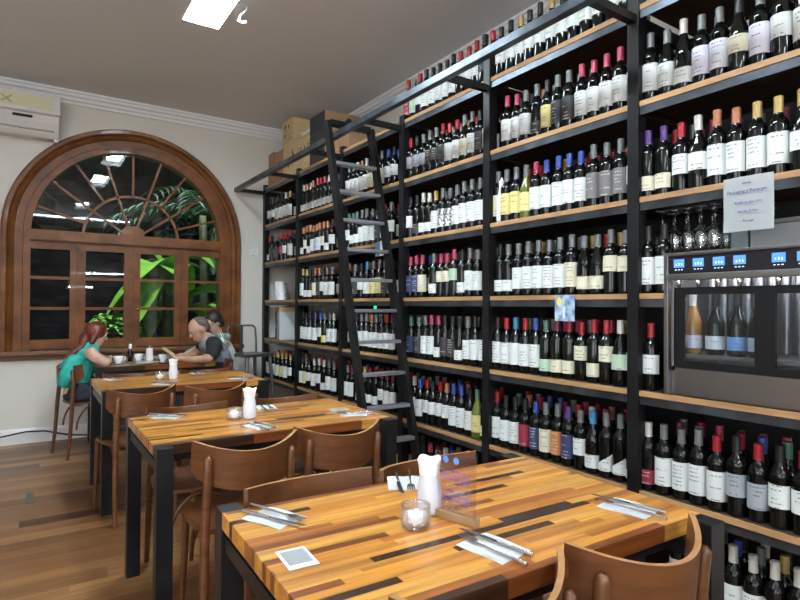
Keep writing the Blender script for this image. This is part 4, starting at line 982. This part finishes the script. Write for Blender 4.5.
def ell(b, c, r, M_=None):
    Mx = Matrix.Translation(c) @ (M_.to_4x4() if M_ else Matrix.Identity(4)) @ Matrix.Diagonal((*r, 1)); bmesh.ops.create_uvsphere(b, u_segments=20, v_segments=14, radius=1, matrix=Mx)
def V(*a): return Vector(a)
def hand(b, wrist, direc, up_, s=1):
    """palm, four bent fingers of unequal length and a thumb from the side of the palm"""
    d = direc.normalized(); n = (up_ - d*up_.dot(d)).normalized(); sd_ = d.cross(n)
    cap_chain(b, [wrist, wrist+d*.035*s], [.022*s, .026*s])
    for k, ln in enumerate((.062, .072, .067, .052)):
        o_ = sd_*(.024-.016*k)*s
        cap_chain(b, [wrist+d*.03*s+o_*.8, wrist+d*.075*s+o_, wrist+d*(.075+ln*.45)*s+o_-n*.008*s, wrist+d*(.075+ln*.75)*s+o_-n*.028*s], [.012*s, .0095*s, .0085*s, .0075*s], 8)
    cap_chain(b, [wrist+d*.02*s+sd_*.015*s, wrist+d*.045*s+sd_*.042*s-n*.005*s, wrist+d*.072*s+sd_*.05*s-n*.012*s], [.013*s, .011*s, .009*s], 8)
def head_geo(b, c, F, U, s=1):
    """skull, face, nose, ears, jaw; F looks forward, U up"""
    Rr = F.cross(U).normalized(); B3 = Matrix((F, Rr, U)).transposed()
    def q(f, r_, u): return c + (F*f + Rr*r_ + U*u)*s
    ell(b, q(-.012,0,.022), (.093*s,.074*s,.088*s), B3); ell(b, q(.022,0,-.035), (.058*s,.054*s,.068*s), B3); ell(b, q(.045,0,-.082), (.03*s,.032*s,.024*s), B3)
    cap_chain(b, [q(.082,0,.012), q(.101,0,-.022)], [.008*s, .0125*s], 8); ell(b, q(.076,0,-.058), (.014*s,.024*s,.010*s), B3); ell(b, q(.078,0,.026), (.010*s,.045*s,.008*s), B3)
    for e in (-1, 1): ell(b, q(-.005, e*.075, -.012), (.020*s,.008*s,.032*s), B3)
    return q, B3
def person_parts(t, q, B3, s=1, sk=None):
    for e in (-1, 1):
        quick('eye', M_EYEW, t, lambda b: ell(b, q(.0655, e*.029, .002), (.0095,.011,.0065), B3), smooth=True)
        quick('iris', M_EYE, t, lambda b: ell(b, q(.0725, e*.029, .001), (.004,.006,.0055), B3), smooth=True)
    quick('lips', M_LIP, t, lambda b: ell(b, q(.085, 0, -.056), (.006,.019,.006), B3), smooth=True)

# woman with red hair, elbows on the table, facing +x
t = thing('person', 'red haired person in a teal top leaning on the far table, seen in profile', 'person', (0,0,0))
F = V(.93,.16,-.33).normalized(); U = V(.30,.02,.95); U = (U-F*U.dot(F)).normalized(); hc = V(.515,5.60,1.035)
b = bmesh.new(); q, B3 = head_geo(b, hc, F, U, .93)
cap_chain(b, [hc+V(-.03,0,-.07), V(.455,5.60,.93)], [.046,.05])
cap_chain(b, [V(.455,5.60,.90), V(.40,5.60,.76), V(.365,5.60,.62), V(.38,5.60,.53)], [.085,.105,.10,.12])
ell(b, V(.445,5.60,.865), (.08,.175,.06))
cap_chain(b, [V(.46,5.45,.88), V(.50,5.41,.835), V(.565,5.40,.795)], [.050,.047,.040]); cap_chain(b, [V(.565,5.40,.795), V(.60,5.49,.80), V(.615,5.58,.815)], [.038,.031,.023]); hand(b, V(.617,5.59,.817), V(.25,.95,.1), V(0,0,1), .9)
cap_chain(b, [V(.46,5.76,.88), V(.50,5.80,.83), V(.58,5.79,.80)], [.045,.04,.037]); cap_chain(b, [V(.58,5.79,.80), V(.64,5.72,.80)], [.035,.024]); hand(b, V(.645,5.715,.80), V(.5,-.8,-.05), V(0,0,1), .9)
for e in (-1, 1): cap_chain(b, [V(.38,5.60+e*.08,.53), V(.70,5.60+e*.10,.54), V(.74,5.60+e*.10,.10), V(.82,5.60+e*.10,.045)], [.085,.06,.042,.035])
remesh('body', b, M_SKIN, t, .008, 5); person_parts(t, q, B3)
b = bmesh.new(); cap_chain(b, [V(.45,5.60,.895), V(.392,5.60,.76), V(.357,5.60,.64)], [.092,.117,.116]); ell(b, V(.440,5.60,.865), (.09,.168,.067)); cap_chain(b, [V(.34,5.50,.80), V(.29,5.49,.70), V(.27,5.5,.64)], [.07,.065,.05]); cap_chain(b, [V(.34,5.66,.80), V(.28,5.69,.70), V(.26,5.66,.62)], [.07,.065,.045])
remesh('top', b, M_TEAL, t, .009, 3)
b = bmesh.new(); ell(b, V(.40,5.60,.505), (.14,.18,.075))
for e in (-1, 1): cap_chain(b, [V(.38,5.60+e*.08,.535), V(.70,5.60+e*.10,.545), V(.74,5.60+e*.10,.16)], [.092,.068,.052])
remesh('trousers', b, M_DENIM, t, .01, 3)
b = bmesh.new()
for e in (-1, 1): cap_chain(b, [V(.735,5.60+e*.10,.05), V(.86,5.60+e*.10,.035)], [.045,.032])
remesh('shoes', b, M_BLK, t, .01, 2)
b = bmesh.new(); ell(b, q(-.022,0,.026), (.092,.080,.086), B3); cap_chain(b, [q(-.05,-.02,-.01), q(-.075,-.02,-.07), V(.40,5.555,.925), V(.335,5.54,.885), V(.29,5.53,.84)], [.060,.050,.038,.030,.014]); cap_chain(b, [q(-.02,.06,.02), q(-.03,.07,-.08)], [.035,.025]); cap_chain(b, [q(-.02,-.06,.02), q(-.03,-.068,-.07)], [.035,.022])
remesh('hair', b, M_HAIR_R, t, .007, 4)
# man in grey shirt with black sleeves, facing -x, looking down at a menu
t = thing('person', 'person with cropped hair in a grey shirt with black sleeves holding a menu', 'person', (0,0,0))
F = V(-.86,-.12,-.50).normalized(); U = V(-.45,0,.89); U = (U-F*U.dot(F)).normalized(); hc = V(1.375,5.55,1.06)
b = bmesh.new(); q, B3 = head_geo(b, hc, F, U, 1.05)
cap_chain(b, [hc+V(.04,0,-.06), V(1.475,5.55,.96)], [.056,.062])
cap_chain(b, [V(1.49,5.55,.92), V(1.55,5.55,.78), V(1.58,5.55,.64), V(1.57,5.55,.55)], [.10,.125,.125,.13]); ell(b, V(1.49,5.55,.90), (.09,.20,.07))
cap_chain(b, [V(1.475,5.37,.90), V(1.46,5.33,.86), V(1.41,5.31,.80)], [.058,.052,.043]); cap_chain(b, [V(1.41,5.31,.80), V(1.30,5.40,.785), V(1.22,5.47,.79)], [.042,.034,.025]); hand(b, V(1.215,5.475,.79), V(-.8,.5,.25), V(0,0,1), 1)
cap_chain(b, [V(1.475,5.72,.90), V(1.42,5.74,.83), V(1.36,5.70,.80)], [.055,.048,.042]); cap_chain(b, [V(1.36,5.70,.80), V(1.24,5.62,.80)], [.04,.026]); hand(b, V(1.235,5.615,.80), V(-.8,-.4,.2), V(0,0,1), 1)
for e in (-1, 1): cap_chain(b, [V(1.57,5.55+e*.09,.55), V(1.20,5.55+e*.11,.56), V(1.17,5.55+e*.11,.10), V(1.08,5.55+e*.11,.045)], [.09,.065,.045,.038])
remesh('body', b, M_SKIN2, t, .008, 5); person_parts(t, q, B3)
b = bmesh.new(); cap_chain(b, [V(1.495,5.55,.915), V(1.555,5.55,.78), V(1.585,5.55,.64), V(1.575,5.55,.56)], [.108,.137,.138,.143]); ell(b, V(1.490,5.55,.895), (.105,.205,.085)); cap_chain(b, [V(1.49,5.40,.90), V(1.475,5.385,.885)], [.07,.066]); cap_chain(b, [V(1.49,5.70,.90), V(1.475,5.715,.885)], [.07,.064])
remesh('shirt', b, M_GREYS, t, .009, 3)
b = bmesh.new(); cap_chain(b, [V(1.48,5.43,.93), V(1.475,5.365,.905), V(1.450,5.325,.845)], [.072,.076,.066]); remesh('sleeve', b, M_BLK, t, .008, 3)
b = bmesh.new(); cap_chain(b, [V(1.48,5.69,.905), V(1.45,5.735,.865)], [.07,.06]); remesh('sleeve', b, M_BLK, t, .008, 3)
b = bmesh.new(); ell(b, V(1.56,5.55,.52), (.14,.18,.085))
for e in (-1, 1): cap_chain(b, [V(1.57,5.55+e*.09,.55), V(1.20,5.55+e*.11,.56), V(1.17,5.55+e*.11,.16)], [.097,.073,.055])
remesh('trousers', b, M_DENIM, t, .01, 3)
b = bmesh.new()
for e in (-1, 1): cap_chain(b, [V(1.17,5.55+e*.11,.05), V(1.04,5.55+e*.11,.035)], [.047,.034])
remesh('shoes', b, M_BLK, t, .01, 2)
b = bmesh.new(); ell(b, q(-.028,0,.032), (.090,.0785,.084), B3); ell(b, q(-.052,0,-.008), (.058,.070,.062), B3); remesh('hair', b, M_HAIR_S, t, .006, 3)
# third diner with white blouse and striped scarf
t = thing('person', 'dark haired person with glasses, white blouse and green striped scarf by the window', 'person', (0,0,0))
F = V(-.80,-.38,-.45).normalized(); U = V(-.4,-.1,.9); U = (U-F*U.dot(F)).normalized(); hc = V(1.615,5.92,1.115)
b = bmesh.new(); q, B3 = head_geo(b, hc, F, U, .96)
cap_chain(b, [hc+V(.035,.01,-.06), V(1.69,5.95,.95)], [.045,.05]); cap_chain(b, [V(1.70,5.95,.92), V(1.74,5.95,.78), V(1.76,5.95,.62), V(1.76,5.95,.54)], [.085,.105,.11,.12]); ell(b, V(1.70,5.95,.90), (.08,.16,.06))
cap_chain(b, [V(1.66,5.81,.91), V(1.54,5.79,.88), V(1.44,5.79,.85)], [.045,.04,.035]); cap_chain(b, [V(1.44,5.79,.85), V(1.30,5.80,.80)], [.034,.022]); hand(b, V(1.295,5.80,.80), V(-1,-.2,0), V(0,0,1), .9)
cap_chain(b, [V(1.69,6.07,.89), V(1.58,6.06,.80), V(1.40,5.98,.80)], [.044,.038,.024]); hand(b, V(1.395,5.975,.80), V(-1,-.3,0), V(0,0,1), .9)
for e in (-1, 1): cap_chain(b, [V(1.76,5.95+e*.08,.54), V(1.44,5.95+e*.10,.55), V(1.42,5.95+e*.10,.10), V(1.33,5.95+e*.10,.045)], [.085,.06,.042,.035])
remesh('body', b, M_SKIN, t, .008, 5); person_parts(t, q, B3)
b = bmesh.new(); cap_chain(b, [V(1.70,5.95,.915), V(1.745,5.95,.78), V(1.765,5.95,.62), V(1.765,5.95,.55)], [.092,.115,.12,.13]); ell(b, V(1.70,5.95,.89), (.088,.155,.067)); cap_chain(b, [V(1.66,5.81,.91), V(1.54,5.79,.88), V(1.44,5.79,.85), V(1.34,5.795,.812)], [.060,.058,.050,.038]); cap_chain(b, [V(1.69,6.07,.89), V(1.58,6.06,.80), V(1.44,5.99,.80)], [.052,.046,.034])
remesh('blouse', b, M_WHT, t, .009, 3)
def stripes():
    m = mat('striped_scarf', rough=.8); tc = N(m, 'ShaderNodeTexCoord'); wv = N(m, 'ShaderNodeTexWave', Scale=14.0, Distortion=2.0); Lk(m, tc.outputs['Object'], wv.inputs['Vector']); Lk(m, ramp(m, wv.outputs['Fac'], [(.35, (.04,.24,.18)), (.6, (.55,.68,.62))]), bsdf(m).inputs['Base Color']); return m
b = bmesh.new(); cap_chain(b, [V(1.63,5.88,.955), V(1.68,5.85,.965), V(1.75,5.90,.965), V(1.76,5.98,.955), V(1.70,6.03,.95), V(1.64,5.98,.95), V(1.63,5.88,.955), V(1.655,5.84,.88)], [.038,.04,.042,.04,.038,.036,.038,.045]); remesh('scarf', b, stripes(), t, .008, 3)
b = bmesh.new(); ell(b, V(1.76,5.95,.52), (.14,.17,.08))
for e in (-1, 1): cap_chain(b, [V(1.76,5.95+e*.08,.54), V(1.44,5.95+e*.10,.55), V(1.42,5.95+e*.10,.12)], [.092,.068,.05])
remesh('trousers', b, M_DENIM, t, .01, 3)
b = bmesh.new(); ell(b, q(-.026,0,.036), (.094,.082,.088), B3); cap_chain(b, [q(-.02,-.06,.02), q(-.03,-.06,-.05)], [.032,.024]); cap_chain(b, [q(-.06,0,.0), q(-.08,0,-.06)], [.06,.045]); remesh('hair', b, M_HAIR_D, t, .007, 4)
def specs(b):
    for e in (-1, 1): tube(b, [q(.094, e*.031+.022*math.cos(a), .004+.017*math.sin(a)) for a in [2*PI*k/14 for k in range(15)]], .0018, 5); tube(b, [q(.094, e*.052, .006), q(.0, e*.082, .006)], .0018, 5)
    tube(b, [q(.096, -.01, .006), q(.096, .01, .006)], .0018, 5)
quick('glasses', M_BLACKP, t, specs)
# stool the third diner sits on
st = thing('stool', 'low dark stool under the person by the window', 'stool', (1.76, 5.97, 0))
quick('seat', M_BLK, st, lambda b: lathe(b, [(0,.40),(.15,.40),(.16,.41),(.16,.43),(.15,.44),(0,.44)], 20))
for k in range(4): quick('leg', M_STEEL, st, lambda b: tube(b, [(.15*math.cos(k*PI/2+.785), .15*math.sin(k*PI/2+.785), 0), (.11*math.cos(k*PI/2+.785), .11*math.sin(k*PI/2+.785), .40)], .012, 8))
mb = thing('menu_board', 'narrow wooden menu board held by the man over the far table', 'menu', (1.125, 5.555, .845))
bm_ = bmesh.new(); box(bm_, -.085, .085, -.07, .07, -.004, .004, bev=.0015); o = mesh_obj('board', bm_, M_CRATE, mb); o.rotation_euler = (0, R(38), R(-20))
